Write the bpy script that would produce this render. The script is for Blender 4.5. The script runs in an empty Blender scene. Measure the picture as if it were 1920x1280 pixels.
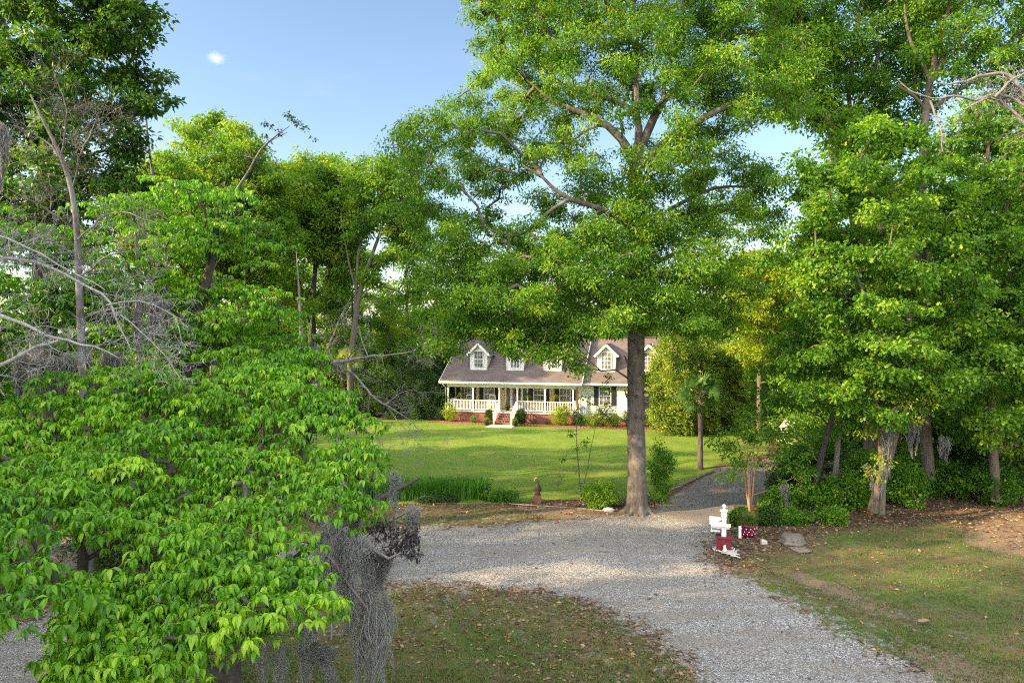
import bpy, math, numpy as np
from mathutils import Vector
R = math.radians
scene = bpy.context.scene
C = scene.collection

# ------------------------------------------------------------------ camera
CAMH, F, HOR = 7.3, 1280.0, 622.0
cam_d = bpy.data.cameras.new("camera"); cam = bpy.data.objects.new("camera", cam_d); C.objects.link(cam)
cam.location = (0, 0, CAMH)
cam.rotation_euler = (R(90) - math.atan(18 / F), 0, 0)
cam_d.sensor_width = 36; cam_d.lens = 24.0
cam_d.clip_start = 0.1; cam_d.clip_end = 8000
scene.camera = cam
# ------------------------------------------------------------------ sky, sun, exposure
SUN_EL = R(23)
SUN_DIR = np.array([-.953, -.308, 0.0]); SUN_DIR /= np.linalg.norm(SUN_DIR)
SUN_DIR = SUN_DIR * math.cos(SUN_EL); SUN_DIR[2] = math.sin(SUN_EL)
world = bpy.data.worlds.new("World"); scene.world = world; world.use_nodes = True
wn = world.node_tree; wn.nodes.clear()
sky = wn.nodes.new("ShaderNodeTexSky"); sky.sky_type = 'NISHITA'; sky.sun_disc = False
sky.sun_elevation = SUN_EL; sky.sun_rotation = math.atan2(SUN_DIR[0], SUN_DIR[1]) % (2 * math.pi)
sky.air_density = 1.0; sky.dust_density = 0.6; sky.ozone_density = 1.0; sky.altitude = 0
bg = wn.nodes.new("ShaderNodeBackground"); bg.inputs[1].default_value = 0.108
wo = wn.nodes.new("ShaderNodeOutputWorld")
wn.links.new(bg.outputs[0], wo.inputs[0])
# added fill light: unseen bright mottled sky patch behind the viewer, lifts the shade
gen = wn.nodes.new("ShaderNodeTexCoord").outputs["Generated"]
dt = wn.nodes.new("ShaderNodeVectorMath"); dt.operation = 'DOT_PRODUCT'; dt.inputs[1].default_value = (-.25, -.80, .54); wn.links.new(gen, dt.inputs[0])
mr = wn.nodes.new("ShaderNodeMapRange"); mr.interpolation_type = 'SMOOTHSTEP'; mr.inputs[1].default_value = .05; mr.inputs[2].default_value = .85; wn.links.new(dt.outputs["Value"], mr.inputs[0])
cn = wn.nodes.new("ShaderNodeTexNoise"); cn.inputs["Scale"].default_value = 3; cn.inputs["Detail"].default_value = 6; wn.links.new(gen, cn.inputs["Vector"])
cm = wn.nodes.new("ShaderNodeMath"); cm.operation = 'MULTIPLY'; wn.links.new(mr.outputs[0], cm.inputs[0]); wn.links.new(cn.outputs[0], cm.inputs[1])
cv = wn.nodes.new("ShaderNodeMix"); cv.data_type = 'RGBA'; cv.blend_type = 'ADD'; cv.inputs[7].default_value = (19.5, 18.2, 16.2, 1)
mpw = wn.nodes.new("ShaderNodeMapping"); mpw.inputs["Scale"].default_value = (2.2, 2.2, 7); mpw.inputs["Location"].default_value = (.6, .2, .1); wn.links.new(gen, mpw.inputs["Vector"])
wc = wn.nodes.new("ShaderNodeTexNoise"); wc.inputs["Scale"].default_value = 1.6; wc.inputs["Detail"].default_value = 7; wc.inputs["Roughness"].default_value = .6; wn.links.new(mpw.outputs[0], wc.inputs["Vector"])
w1 = wn.nodes.new("ShaderNodeMapRange"); w1.interpolation_type = 'SMOOTHSTEP'; w1.inputs[1].default_value = .46; w1.inputs[2].default_value = .72; wn.links.new(wc.outputs[0], w1.inputs[0])
sz = wn.nodes.new("ShaderNodeSeparateXYZ"); wn.links.new(gen, sz.inputs[0])
w2 = wn.nodes.new("ShaderNodeMapRange"); w2.inputs[1].default_value = .10; w2.inputs[2].default_value = .40; w2.inputs[3].default_value = .75; w2.inputs[4].default_value = .0; wn.links.new(sz.outputs[2], w2.inputs[0])
w3 = wn.nodes.new("ShaderNodeMath"); w3.operation = 'MULTIPLY'; wn.links.new(w1.outputs[0], w3.inputs[0]); wn.links.new(w2.outputs[0], w3.inputs[1])
wm = wn.nodes.new("ShaderNodeMix"); wm.data_type = 'RGBA'; wm.inputs[7].default_value = (3.1, 3.15, 3.3, 1); wn.links.new(w3.outputs[0], wm.inputs[0]); wn.links.new(sky.outputs[0], wm.inputs[6])
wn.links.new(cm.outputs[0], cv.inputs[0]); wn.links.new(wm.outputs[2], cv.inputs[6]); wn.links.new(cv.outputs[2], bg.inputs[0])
sl = bpy.data.lights.new("sun", 'SUN'); sl.energy = 5.0; sl.angle = R(0.6); sl.color = (1.0, 0.72, 0.38)
so = bpy.data.objects.new("sun", sl); C.objects.link(so)
so.rotation_euler = Vector(SUN_DIR).to_track_quat('Z', 'Y').to_euler(); so.location = (-60, -20, 60)
scene.view_settings.view_transform = 'Standard'; scene.view_settings.look = 'None'
scene.view_settings.exposure = 1.45; scene.view_settings.gamma = 1
try:
    cy = scene.cycles
    cy.max_bounces = 7; cy.diffuse_bounces = 4; cy.transmission_bounces = 4; cy.glossy_bounces = 2
    cy.transparent_max_bounces = 8; cy.sample_clamp_indirect = 6; cy.volume_bounces = 3
    cy.use_denoising = False; cy.filter_width = 1.1
except Exception: pass

# ------------------------------------------------------------------ helpers
def P(px, py, d):
    return np.array([(px - 960) / F * d, d, CAMH - (py - HOR) / F * d])
def G(px, py):
    d = F * CAMH / (py - HOR)
    return np.array([(px - 960) / F * d, d, 0.0])
def nrm(a):
    return a / np.maximum(np.linalg.norm(a, axis=-1, keepdims=True), 1e-9)

class MB:
    def __init__(s): s.V = []; s.F = []; s.n = 0; s.A = []
    def add(s, v, f, mi=0, smooth=False, a=None):
        v = np.asarray(v, float).reshape(-1, 3); f = np.asarray(f, int)
        s.V.append(v); s.F.append((f + s.n, mi, smooth)); s.n += len(v)
        s.A.append(np.full(len(v), .5) if a is None else a)
    def box(s, x0, x1, y0, y1, z0, z1, mi=0):
        v = [(x, y, z) for x in (x0, x1) for y in (y0, y1) for z in (z0, z1)]
        s.add(v, [(0, 1, 3, 2), (4, 6, 7, 5), (0, 4, 5, 1), (2, 3, 7, 6), (0, 2, 6, 4), (1, 5, 7, 3)], mi)
    def bar(s, p, q, w, h, mi=0):
        p, q = np.array(p, float), np.array(q, float); d = nrm(q - p)
        up = np.array([0, 0, 1.0]) if abs(d[2]) < .95 else np.array([1.0, 0, 0])
        x = nrm(np.cross(d, up)); z = np.cross(x, d)
        v = [c + x * a * w / 2 + z * b * h / 2 for c in (p, q) for a, b in ((-1, -1), (1, -1), (1, 1), (-1, 1))]
        s.add(v, [(0, 1, 2, 3), (7, 6, 5, 4), (0, 4, 5, 1), (1, 5, 6, 2), (2, 6, 7, 3), (3, 7, 4, 0)], mi)
    def tube(s, pts, rad, sides=6, mi=0, smooth=True, a=None, rough=0, rng=None):
        pts = np.asarray(pts, float); n = len(pts)
        rad = np.broadcast_to(np.asarray(rad, float), (n,))
        t = nrm(np.gradient(pts, axis=0))
        up = np.array([0, 0, 1.0]) if abs(t[0][2]) < .9 else np.array([1.0, 0, 0])
        x = nrm(np.cross(t, up)); y = np.cross(t, x)
        for i in range(1, n):                    # keep frames aligned
            if np.dot(x[i], x[i - 1]) < 0: x[i] *= -1; y[i] *= -1
        an = np.arange(sides) / sides * 2 * math.pi
        rr = rad[:, None] * np.ones(sides)
        if rough: rr = rr * (1 + rough * rng.uniform(-1, 1, rr.shape))
        v = pts[:, None] + (x[:, None] * np.cos(an)[None, :, None] + y[:, None] * np.sin(an)[None, :, None]) * rr[:, :, None]
        i = np.arange(n - 1)[:, None] * sides; j = np.arange(sides)[None]; j2 = (j + 1) % sides
        f = np.stack([i + j, i + j2, i + sides + j2, i + sides + j], -1).reshape(-1, 4)
        s.add(v.reshape(-1, 3), f, mi, smooth, None if a is None else np.full(n * sides, a))
    def lathe(s, c, prof, sides=14, mi=0, smooth=True):
        c = np.asarray(c, float); an = np.arange(sides) / sides * 2 * math.pi
        v = np.array([[c[0] + r * math.cos(q), c[1] + r * math.sin(q), c[2] + z] for r, z in prof for q in an])
        n = len(prof); i = np.arange(n - 1)[:, None] * sides; j = np.arange(sides)[None]; j2 = (j + 1) % sides
        s.add(v, np.stack([i + j, i + j2, i + sides + j2, i + sides + j], -1).reshape(-1, 4), mi, smooth)
    def blob(s, c, r, rng, mi=0, rough=.12, ns=12, nr=8, smooth=True):
        c = np.asarray(c, float); r = np.asarray(r, float) * np.ones(3); pts = []
        ph = rng.uniform(0, 6.28, 6)
        for a in range(nr + 1):
            th = math.pi * a / nr
            for b in range(ns):
                q = 2 * math.pi * b / ns
                d = np.array([math.sin(th) * math.cos(q), math.sin(th) * math.sin(q), math.cos(th)])
                k = 1 + rough * (math.sin(3 * d[0] + ph[0]) + math.sin(4 * d[1] + ph[1]) + math.sin(5 * d[2] + ph[2]) + .6 * math.sin(9 * d[0] + 7 * d[1] + ph[3])) / 2
                pts.append(c + d * r * k)
        i = np.arange(nr)[:, None] * ns; j = np.arange(ns)[None]; j2 = (j + 1) % ns
        s.add(pts, np.stack([i + j, i + ns + j, i + ns + j2, i + j2], -1).reshape(-1, 4), mi, smooth)
    def prism(s, prof, y0, y1, mi=0):            # profile in x,z extruded along y
        n = len(prof); v = [(x, y0, z) for x, z in prof] + [(x, y1, z) for x, z in prof]
        for k in range(n):
            k2 = (k + 1) % n
            s.add([v[k], v[k2], v[n + k2], v[n + k]], [(0, 1, 2, 3)], mi)
        s.n_gon(v[:n], mi); s.n_gon(v[n:][::-1], mi)
    def n_gon(s, v, mi=0):
        c = np.mean(v, axis=0); n = len(v)
        s.add(list(v) + [c], [(k, (k + 1) % n, n) for k in range(n)], mi)
    def build(s, name, mats, parent=None, offset=(0, 0, 0), attr=False):
        me = bpy.data.meshes.new(name)
        V = np.concatenate(s.V) - np.asarray(offset)
        me.vertices.add(len(V)); me.vertices.foreach_set("co", V.astype(np.float32).ravel())
        lt = np.concatenate([np.full(len(f), f.shape[1]) for f, _, _ in s.F])
        lv = np.concatenate([f.ravel() for f, _, _ in s.F])
        mi = np.concatenate([np.full(len(f), m) for f, m, _ in s.F])
        sm = np.concatenate([np.full(len(f), k) for f, _, k in s.F])
        me.loops.add(len(lv)); me.loops.foreach_set("vertex_index", lv.astype(np.int32))
        me.polygons.add(len(lt)); ls = np.concatenate([[0], np.cumsum(lt)[:-1]])
        me.polygons.foreach_set("loop_start", ls.astype(np.int32))
        me.polygons.foreach_set("material_index", mi.astype(np.int32))
        me.polygons.foreach_set("use_smooth", sm.astype(bool))
        if attr:
            at = me.attributes.new("v", 'FLOAT', 'POINT'); at.data.foreach_set("value", np.concatenate(s.A).astype(np.float32))
        for m in (mats if isinstance(mats, (list, tuple)) else [mats]): me.materials.append(m)
        me.update(calc_edges=True)
        o = bpy.data.objects.new(name, me); C.objects.link(o)
        if parent is not None: o.parent = parent
        else: o.location = offset
        return o

def tag(o, label=None, cat=None, group=None, kind=None):
    if label: o["label"] = label
    if cat: o["category"] = cat
    if group: o["group"] = group
    if kind: o["kind"] = kind
    return o
def empty(name, loc, rz=0):
    o = bpy.data.objects.new(name, None); C.objects.link(o); o.location = loc; o.rotation_euler = (0, 0, rz)
    o.empty_display_size = .3
    return o
def copy_tree(o, parent=None):
    c = o.copy(); C.objects.link(c); c.parent = parent
    for ch in [x for x in KIDS(o)]: copy_tree(ch, c)
    return c
def KIDS(o): return [x for x in bpy.data.objects if x.parent == o]

# ------------------------------------------------------------------ materials
def nd(nt, t, ins=None, **props):
    n = nt.nodes.new(t)
    for k, v in props.items(): setattr(n, k, v)
    for k, v in (ins or {}).items():
        if isinstance(v, bpy.types.NodeSocket): nt.links.new(v, n.inputs[k])
        else: n.inputs[k].default_value = v
    return n
def ramp(nt, fac, stops, interp='LINEAR'):
    n = nt.nodes.new("ShaderNodeValToRGB"); nt.links.new(fac, n.inputs[0]); cr = n.color_ramp; cr.interpolation = interp
    while len(cr.elements) < len(stops): cr.elements.new(.5)
    for e, (p, c) in zip(cr.elements, stops): e.position = p; e.color = (*c, 1) if len(c) == 3 else c
    return n.outputs[0]
def mixc(nt, fac, a, b, bt='MIX'):
    n = nt.nodes.new("ShaderNodeMix"); n.data_type = 'RGBA'; n.blend_type = bt
    for i, v in ((0, fac), (6, a), (7, b)):
        if isinstance(v, bpy.types.NodeSocket): nt.links.new(v, n.inputs[i])
        else: n.inputs[i].default_value = v if i == 0 else ((*v, 1) if len(v) == 3 else v)
    return n.outputs[2]
def math_(nt, op, a, b=0.0, c=None):
    n = nt.nodes.new("ShaderNodeMath"); n.operation = op
    for i, v in ((0, a), (1, b)) + (((2, c),) if c is not None else ()):
        if isinstance(v, bpy.types.NodeSocket): nt.links.new(v, n.inputs[i])
        else: n.inputs[i].default_value = v
    return n.outputs[0]
def newmat(name):
    m = bpy.data.materials.new(name); m.use_nodes = True; nt = m.node_tree; nt.nodes.clear()
    out = nt.nodes.new("ShaderNodeOutputMaterial"); pr = nt.nodes.new("ShaderNodeBsdfPrincipled")
    nt.links.new(pr.outputs[0], out.inputs[0]); return m, nt, pr, out
def noise(nt, co, scale, detail=3, rough=.55, dist=0):
    return nd(nt, "ShaderNodeTexNoise", {"Vector": co, "Scale": scale, "Detail": detail, "Roughness": rough, "Distortion": dist}).outputs[0]
def obj_co(nt): return nt.nodes.new("ShaderNodeTexCoord").outputs["Object"]

def leaf_mat(name, dark, mid, light, transl=.42, tcol=None, rough=.45, spec=.35):
    m, nt, pr, out = newmat(name)
    at = nd(nt, "ShaderNodeAttribute", attribute_name="v").outputs["Fac"]
    col = ramp(nt, at, [(0, dark), (.5, mid), (1, light)])
    nt.links.new(col, pr.inputs["Base Color"]); pr.inputs["Roughness"].default_value = rough
    pr.inputs["Specular IOR Level"].default_value = spec
    tc = mixc(nt, 1.0, col, tcol or (1.25, 1.35, .55), 'MULTIPLY')
    tr = nd(nt, "ShaderNodeBsdfTranslucent", {"Color": tc})
    mx = nd(nt, "ShaderNodeMixShader", {0: transl, 1: pr.outputs[0], 2: tr.outputs[0]})
    nt.links.new(mx.outputs[0], out.inputs[0]); return m
def bark_mat(name, a, b, scale=6, vert=5, rough=.9, lich=None):
    m, nt, pr, out = newmat(name); co = obj_co(nt)
    mp = nd(nt, "ShaderNodeMapping", {"Vector": co, "Scale": (vert, vert, 1)}).outputs[0]
    n = noise(nt, mp, scale, 5, .65, .4)
    col = ramp(nt, n, [(.3, a), (.7, b)])
    if lich:
        n2 = noise(nt, co, 2.2, 4, .6); k = ramp(nt, n2, [(.5, (0, 0, 0)), (.62, (1, 1, 1))])
        col = mixc(nt, k, col, lich)
    nt.links.new(col, pr.inputs["Base Color"]); pr.inputs["Roughness"].default_value = rough
    bp = nd(nt, "ShaderNodeBump", {"Height": n, "Strength": .8, "Distance": .04}).outputs[0]
    nt.links.new(bp, pr.inputs["Normal"]); return m
def plain(name, col, rough=.6, var=.12, scale=8, metal=0, spec=.4, bump=0):
    m, nt, pr, out = newmat(name); co = obj_co(nt); n = noise(nt, co, scale, 4)
    c = ramp(nt, n, [(.25, tuple(x * (1 - var) for x in col)), (.75, tuple(min(1, x * (1 + var)) for x in col))])
    nt.links.new(c, pr.inputs["Base Color"]); pr.inputs["Roughness"].default_value = rough
    pr.inputs["Metallic"].default_value = metal; pr.inputs["Specular IOR Level"].default_value = spec
    if bump:
        nt.links.new(nd(nt, "ShaderNodeBump", {"Height": n, "Strength": bump, "Distance": .02}).outputs[0], pr.inputs["Normal"])
    return m
def siding(name, col, pitch=.13):
    m, nt, pr, out = newmat(name); co = obj_co(nt)
    z = nd(nt, "ShaderNodeSeparateXYZ", {0: co}).outputs[2]
    fr = math_(nt, 'FRACT', math_(nt, 'DIVIDE', z, pitch))
    k = ramp(nt, fr, [(0, (.45, .45, .47)), (.14, (.8, .8, .8)), (.28, (1, 1, 1)), (1, (1, 1, 1))])
    n = noise(nt, co, 3, 4); c = ramp(nt, n, [(.3, tuple(x * .92 for x in col)), (.7, col)])
    nt.links.new(mixc(nt, 1.0, c, k, 'MULTIPLY'), pr.inputs["Base Color"]); pr.inputs["Roughness"].default_value = .6
    nt.links.new(nd(nt, "ShaderNodeBump", {"Height": fr, "Strength": .6, "Distance": .02}).outputs[0], pr.inputs["Normal"])
    return m
def brick_mat(name, c1, c2, mort, scale=1.0):
    m, nt, pr, out = newmat(name); co = obj_co(nt)
    s = nd(nt, "ShaderNodeSeparateXYZ", {0: co})
    xy = math_(nt, 'ADD', s.outputs[0], s.outputs[1])
    v = nd(nt, "ShaderNodeCombineXYZ", {0: xy, 1: s.outputs[2]}).outputs[0]
    b = nd(nt, "ShaderNodeTexBrick", {"Vector": v, "Color1": (*c1, 1), "Color2": (*c2, 1), "Mortar": (*mort, 1), "Scale": scale,
           "Mortar Size": .008, "Brick Width": .21, "Row Height": .075})
    nn = noise(nt, co, 5, 4); c = mixc(nt, .5, b.outputs[0], ramp(nt, nn, [(.3, (.5, .5, .5)), (.7, (1, 1, 1))]), 'MULTIPLY')
    nt.links.new(c, pr.inputs["Base Color"]); pr.inputs["Roughness"].default_value = .85
    nt.links.new(nd(nt, "ShaderNodeBump", {"Height": b.outputs[1], "Strength": .5, "Distance": .01, }).outputs[0], pr.inputs["Normal"])
    return m
def shingle_mat(name):
    m, nt, pr, out = newmat(name); co = obj_co(nt)
    s = nd(nt, "ShaderNodeSeparateXYZ", {0: co})
    v = nd(nt, "ShaderNodeCombineXYZ", {0: s.outputs[0], 1: s.outputs[2]}).outputs[0]
    b = nd(nt, "ShaderNodeTexBrick", {"Vector": v, "Color1": (.195, .155, .145, 1), "Color2": (.135, .11, .105, 1), "Mortar": (.09, .065, .065, 1), "Scale": 1,
           "Mortar Size": .006, "Brick Width": .33, "Row Height": .085, "Bias": 0.0})
    n2 = noise(nt, co, .8, 5, .6); n3 = noise(nt, co, 30, 2)
    c = mixc(nt, .6, b.outputs[0], ramp(nt, n2, [(.3, (.62, .6, .62)), (.7, (1.0, 1.0, 1.0))]), 'MULTIPLY')
    c = mixc(nt, .4, c, ramp(nt, n3, [(.3, (.6, .6, .6)), (.7, (1.0, 1.0, 1.0))]), 'MULTIPLY')
    nt.links.new(c, pr.inputs["Base Color"]); pr.inputs["Roughness"].default_value = .9
    nt.links.new(nd(nt, "ShaderNodeBump", {"Height": b.outputs[1], "Strength": -.5, "Distance": .02}).outputs[0], pr.inputs["Normal"])
    return m
M = {}
M['oak'] = leaf_mat('oak_leaf', (.04, .11, .010), (.115, .27, .02), (.33, .47, .04), transl=.5)
M['maple'] = leaf_mat('maple_leaf', (.035, .105, .012), (.11, .26, .02), (.28, .43, .035), transl=.5)
M['dog'] = leaf_mat('dogwood_leaf', (.04, .14, .005), (.135, .345, .010), (.37, .57, .04), transl=.42, tcol=(1.3, 1.4, .4), rough=.32, spec=.5)
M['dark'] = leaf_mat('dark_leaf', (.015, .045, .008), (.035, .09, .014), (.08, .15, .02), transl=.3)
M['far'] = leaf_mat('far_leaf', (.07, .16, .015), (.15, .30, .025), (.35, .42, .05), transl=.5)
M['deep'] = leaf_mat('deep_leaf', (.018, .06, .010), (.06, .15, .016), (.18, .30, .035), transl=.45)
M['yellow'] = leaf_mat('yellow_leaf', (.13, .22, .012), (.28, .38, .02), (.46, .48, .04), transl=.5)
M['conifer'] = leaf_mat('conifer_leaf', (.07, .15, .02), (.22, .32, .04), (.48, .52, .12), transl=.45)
M['frond'] = leaf_mat('frond_leaf', (.02, .07, .012), (.05, .14, .02), (.12, .22, .035), transl=.3)
M['dgbark'] = bark_mat('dark_gray_bark', (.06, .055, .055), (.17, .16, .165), 4, 3, lich=(.19, .19, .19))
M['pbark'] = bark_mat('pale_bark', (.24, .23, .24), (.50, .48, .49), 5, 3)
M['grass'] = leaf_mat('grass_blade', (.05, .10, .015), (.09, .17, .025), (.22, .19, .08), transl=.3)
M['iris'] = leaf_mat('iris_blade', (.03, .10, .01), (.06, .19, .015), (.1, .27, .03), transl=.35)
M['litter'] = leaf_mat('dead_leaf', (.06, .03, .015), (.2, .11, .05), (.42, .3, .18), transl=.1, tcol=(1, .8, .5))
M['deadl'] = leaf_mat('withered_leaf', (.02, .018, .02), (.05, .045, .05), (.09, .08, .08), transl=.1, tcol=(1, 1, 1))
M['moss'] = leaf_mat('moss', (.14, .14, .14), (.29, .295, .285), (.46, .465, .455), transl=.4, tcol=(1, 1, 1), rough=.9, spec=.1)
M['flower'] = leaf_mat('flower', (.35, .02, .05), (.5, .05, .1), (.8, .5, .5), transl=.3, tcol=(1, .8, .8))
M['wreath'] = leaf_mat('wreath', (.3, .04, .02), (.45, .1, .05), (.5, .25, .12), transl=.2, tcol=(1, .8, .8))
M['bark'] = bark_mat('bark', (.06, .05, .042), (.19, .155, .125), 3, 6)
M['oakbark'] = bark_mat('oak_bark', (.045, .038, .033), (.155, .13, .11), 2.0, 4, lich=(.17, .155, .14))
M['gbark'] = bark_mat('gray_bark', (.10, .095, .095), (.27, .255, .255), 4, 3)
M['dbark'] = bark_mat('dark_bark', (.035, .03, .028), (.10, .085, .075), 4, 5)
M['rbark'] = bark_mat('red_bark', (.22, .13, .08), (.42, .27, .17), 3, 6)
M['white'] = plain('white_paint', (.80, .80, .78), .45, .04)
M['whitesid'] = siding('white_siding', (.80, .80, .78)); M['cream'] = siding('cream_siding', (.72, .60, .40), .15)
M['shingle'] = shingle_mat('shingle')
M['brick'] = brick_mat('brick', (.30, .085, .06), (.22, .06, .045), (.28, .22, .19))
M['maroon'] = brick_mat('maroon_brick', (.22, .02, .03), (.17, .015, .03), (.10, .02, .025))
M['shutter'] = plain('shutter', (.018, .018, .03), .5, .1)
M['dark_wood'] = plain('dark_wood', (.05, .03, .02), .6, .3)
M['stone'] = plain('stone', (.42, .40, .37), .85, .25, 12, bump=.6)
M['conc'] = plain('concrete', (.48, .42, .37), .8, .12, 4)
M['black'] = plain('black_plastic', (.02, .02, .02), .4)
M['terra'] = plain('terracotta', (.17, .075, .05), .8, .3)
M['curtain'] = plain('curtain', (.45, .45, .47), .8, .15, 3)
M['carpaint'] = plain('car_paint', (.8, .8, .8), .25, .02); M['chrome'] = plain('chrome', (.6, .6, .6), .2, .05, metal=1)
M['tyre'] = plain('tyre', (.03, .03, .03), .8)
M['log'] = bark_mat('log', (.2, .15, .11), (.38, .31, .25), 5, 2)
M['redflag'] = plain('red_flag', (.45, .02, .03), .4)
M['lampglass'] = plain('tail_glass', (.35, .02, .02), .2)
m, nt, pr, out = newmat('glass')
pr.inputs["Base Color"].default_value = (.05, .06, .07, 1); pr.inputs["Roughness"].default_value = .04; pr.inputs["Specular IOR Level"].default_value = .8
nn = noise(nt, obj_co(nt), 1.2, 3)
nt.links.new(ramp(nt, nn, [(.35, (.05, .055, .06)), (.62, (.26, .27, .29))]), pr.inputs["Base Color"]); M['glass'] = m

# ------------------------------------------------------------------ ground material
m, nt, pr, out = newmat('ground_cover')
co = obj_co(nt)
A = nd(nt, "ShaderNodeSeparateColor", {0: nd(nt, "ShaderNodeAttribute", attribute_name="wA").outputs["Color"]})
B = nd(nt, "ShaderNodeSeparateColor", {0: nd(nt, "ShaderNodeAttribute", attribute_name="wB").outputs["Color"]})
n1 = noise(nt, co, .35, 4); n2 = noise(nt, co, 1.6, 6, .65); n3 = noise(nt, co, 7, 5, .7); n4 = noise(nt, co, 38, 3, .7)
def mask(w, k1=.5, k2=.5, e=.08):
    x = math_(nt, 'ADD', w, math_(nt, 'MULTIPLY', math_(nt, 'SUBTRACT', n2, .5), k1 * 2))
    x = math_(nt, 'ADD', x, math_(nt, 'MULTIPLY', math_(nt, 'SUBTRACT', n3, .5), k2 * 2))
    return nd(nt, "ShaderNodeMapRange", {"Value": x, "From Min": .5 - e, "From Max": .5 + e}, interpolation_type='SMOOTHSTEP').outputs[0]
vor = nd(nt, "ShaderNodeTexVoronoi", {"Vector": co, "Scale": 15, "Randomness": 1.0})
vb = nd(nt, "ShaderNodeSeparateColor", {0: vor.outputs["Color"]}).outputs[0]
lit = ramp(nt, vb, [(0, (.04, .028, .02)), (.4, (.10, .068, .042)), (.8, (.20, .14, .09)), (1, (.36, .28, .19))])
lit = mixc(nt, ramp(nt, n2, [(.35, (.0,) * 3), (.65, (.55,) * 3)]), lit, (.06, .04, .028))
dirt = mixc(nt, n3, (.15, .105, .07), (.30, .225, .16))
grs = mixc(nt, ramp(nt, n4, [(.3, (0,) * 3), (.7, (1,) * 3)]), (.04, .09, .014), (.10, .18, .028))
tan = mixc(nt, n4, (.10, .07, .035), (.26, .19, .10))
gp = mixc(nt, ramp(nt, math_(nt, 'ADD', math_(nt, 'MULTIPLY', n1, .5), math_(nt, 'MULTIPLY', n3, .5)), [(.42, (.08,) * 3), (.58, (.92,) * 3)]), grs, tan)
law = mixc(nt, ramp(nt, n2, [(.3, (0,) * 3), (.7, (1,) * 3)]), (.115, .225, .02), (.19, .29, .03))
law = mixc(nt, ramp(nt, noise(nt, co, .55, 6, .7), [(.48, (0,) * 3), (.68, (.75,) * 3)]), law, (.27, .27, .08))
law = mixc(nt, ramp(nt, n3, [(.5, (.0,) * 3), (.75, (.5,) * 3)]), law, (.30, .29, .09))
law = mixc(nt, ramp(nt, n4, [(.35, (.0,) * 3), (.8, (.45,) * 3)]), law, (.05, .13, .014))
gv = nd(nt, "ShaderNodeTexVoronoi", {"Vector": co, "Scale": 33, "Randomness": 1.0})
gv2 = nd(nt, "ShaderNodeTexVoronoi", {"Vector": co, "Scale": 19, "Randomness": 1.0})
gs = math_(nt, 'ADD', math_(nt, 'MULTIPLY', nd(nt, "ShaderNodeSeparateColor", {0: gv.outputs["Color"]}).outputs[1], .6), math_(nt, 'MULTIPLY', nd(nt, "ShaderNodeSeparateColor", {0: gv2.outputs["Color"]}).outputs[1], .4))
grav = ramp(nt, gs, [(.1, (.15, .145, .135)), (.35, (.36, .35, .34)), (.65, (.45, .445, .44)), (.9, (.76, .755, .75))])
grav = mixc(nt, ramp(nt, gv.outputs["Distance"], [(.35, (0,) * 3), (.75, (.8,) * 3)]), grav, (.09, .085, .08))
rut = nd(nt, "ShaderNodeMapping", {"Vector": co, "Scale": (.25, 1.5, 1), "Rotation": (0, 0, -.25)}).outputs[0]
grav = mixc(nt, ramp(nt, noise(nt, rut, .8, 5, .65, .8), [(.42, (0,) * 3), (.66, (.65,) * 3)]), grav, (.24, .21, .18))
grav = mixc(nt, ramp(nt, n3, [(.58, (0,) * 3), (.72, (.7,) * 3)]), grav, (.16, .12, .085))
asp = mixc(nt, n4, (.15, .145, .145), (.30, .29, .285))
asp = mixc(nt, ramp(nt, n2, [(.42, (0,) * 3), (.66, (.8,) * 3)]), asp, dirt)
col = mixc(nt, mask(B.outputs[2], .35, .3), lit, dirt)
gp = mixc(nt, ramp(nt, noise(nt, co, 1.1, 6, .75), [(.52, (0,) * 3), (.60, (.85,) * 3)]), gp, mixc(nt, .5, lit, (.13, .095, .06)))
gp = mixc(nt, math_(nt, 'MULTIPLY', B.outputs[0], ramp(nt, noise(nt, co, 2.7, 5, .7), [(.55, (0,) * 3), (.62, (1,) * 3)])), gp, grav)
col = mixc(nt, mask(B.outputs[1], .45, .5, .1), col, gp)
col = mixc(nt, mask(A.outputs[0], .3, .25, .15), col, law)
col = mixc(nt, mask(A.outputs[1], .55, .75, .14), col, grav)
col = mixc(nt, mask(A.outputs[2], .2, .2, .15), col, asp)
nt.links.new(col, pr.inputs["Base Color"]); pr.inputs["Roughness"].default_value = .9; pr.inputs["Specular IOR Level"].default_value = .2
hg = math_(nt, 'ADD', math_(nt, 'MULTIPLY', gv.outputs["Distance"], -.7), n4)
nt.links.new(nd(nt, "ShaderNodeBump", {"Height": hg, "Strength": .9, "Distance": .035}).outputs[0], pr.inputs["Normal"])
M['ground'] = m

# ------------------------------------------------------------------ ground regions
def poly(pts): return np.array([G(x, y)[:2] for x, y in pts])
def sdist(pts, pg):
    n = len(pg); d = np.full(len(pts), 1e9); inside = np.zeros(len(pts), bool)
    for i in range(n):
        a, b = pg[i], pg[(i + 1) % n]; ab = b - a; ap = pts - a
        t = np.clip((ap @ ab) / (ab @ ab + 1e-12), 0, 1)
        d = np.minimum(d, np.linalg.norm(ap - t[:, None] * ab, axis=1))
        c = ((a[1] > pts[:, 1]) != (b[1] > pts[:, 1]))
        with np.errstate(all='ignore'):
            xi = a[0] + (pts[:, 1] - a[1]) * (b[0] - a[0]) / (b[1] - a[1] + 1e-12)
        inside ^= c & (pts[:, 0] < xi)
    return np.where(inside, -d, d)
LAWN = poly([(480, 960), (700, 946), (900, 948), (1000, 938), (1110, 934), (1170, 936), (1238, 926), (1335, 884), (1348, 872), (1400, 862), (1440, 850), (1440, 808), (1300, 803), (1180, 800), (1080, 801), (960, 799), (830, 788), (700, 787), (620, 787), (540, 800), (460, 850)])
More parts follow.
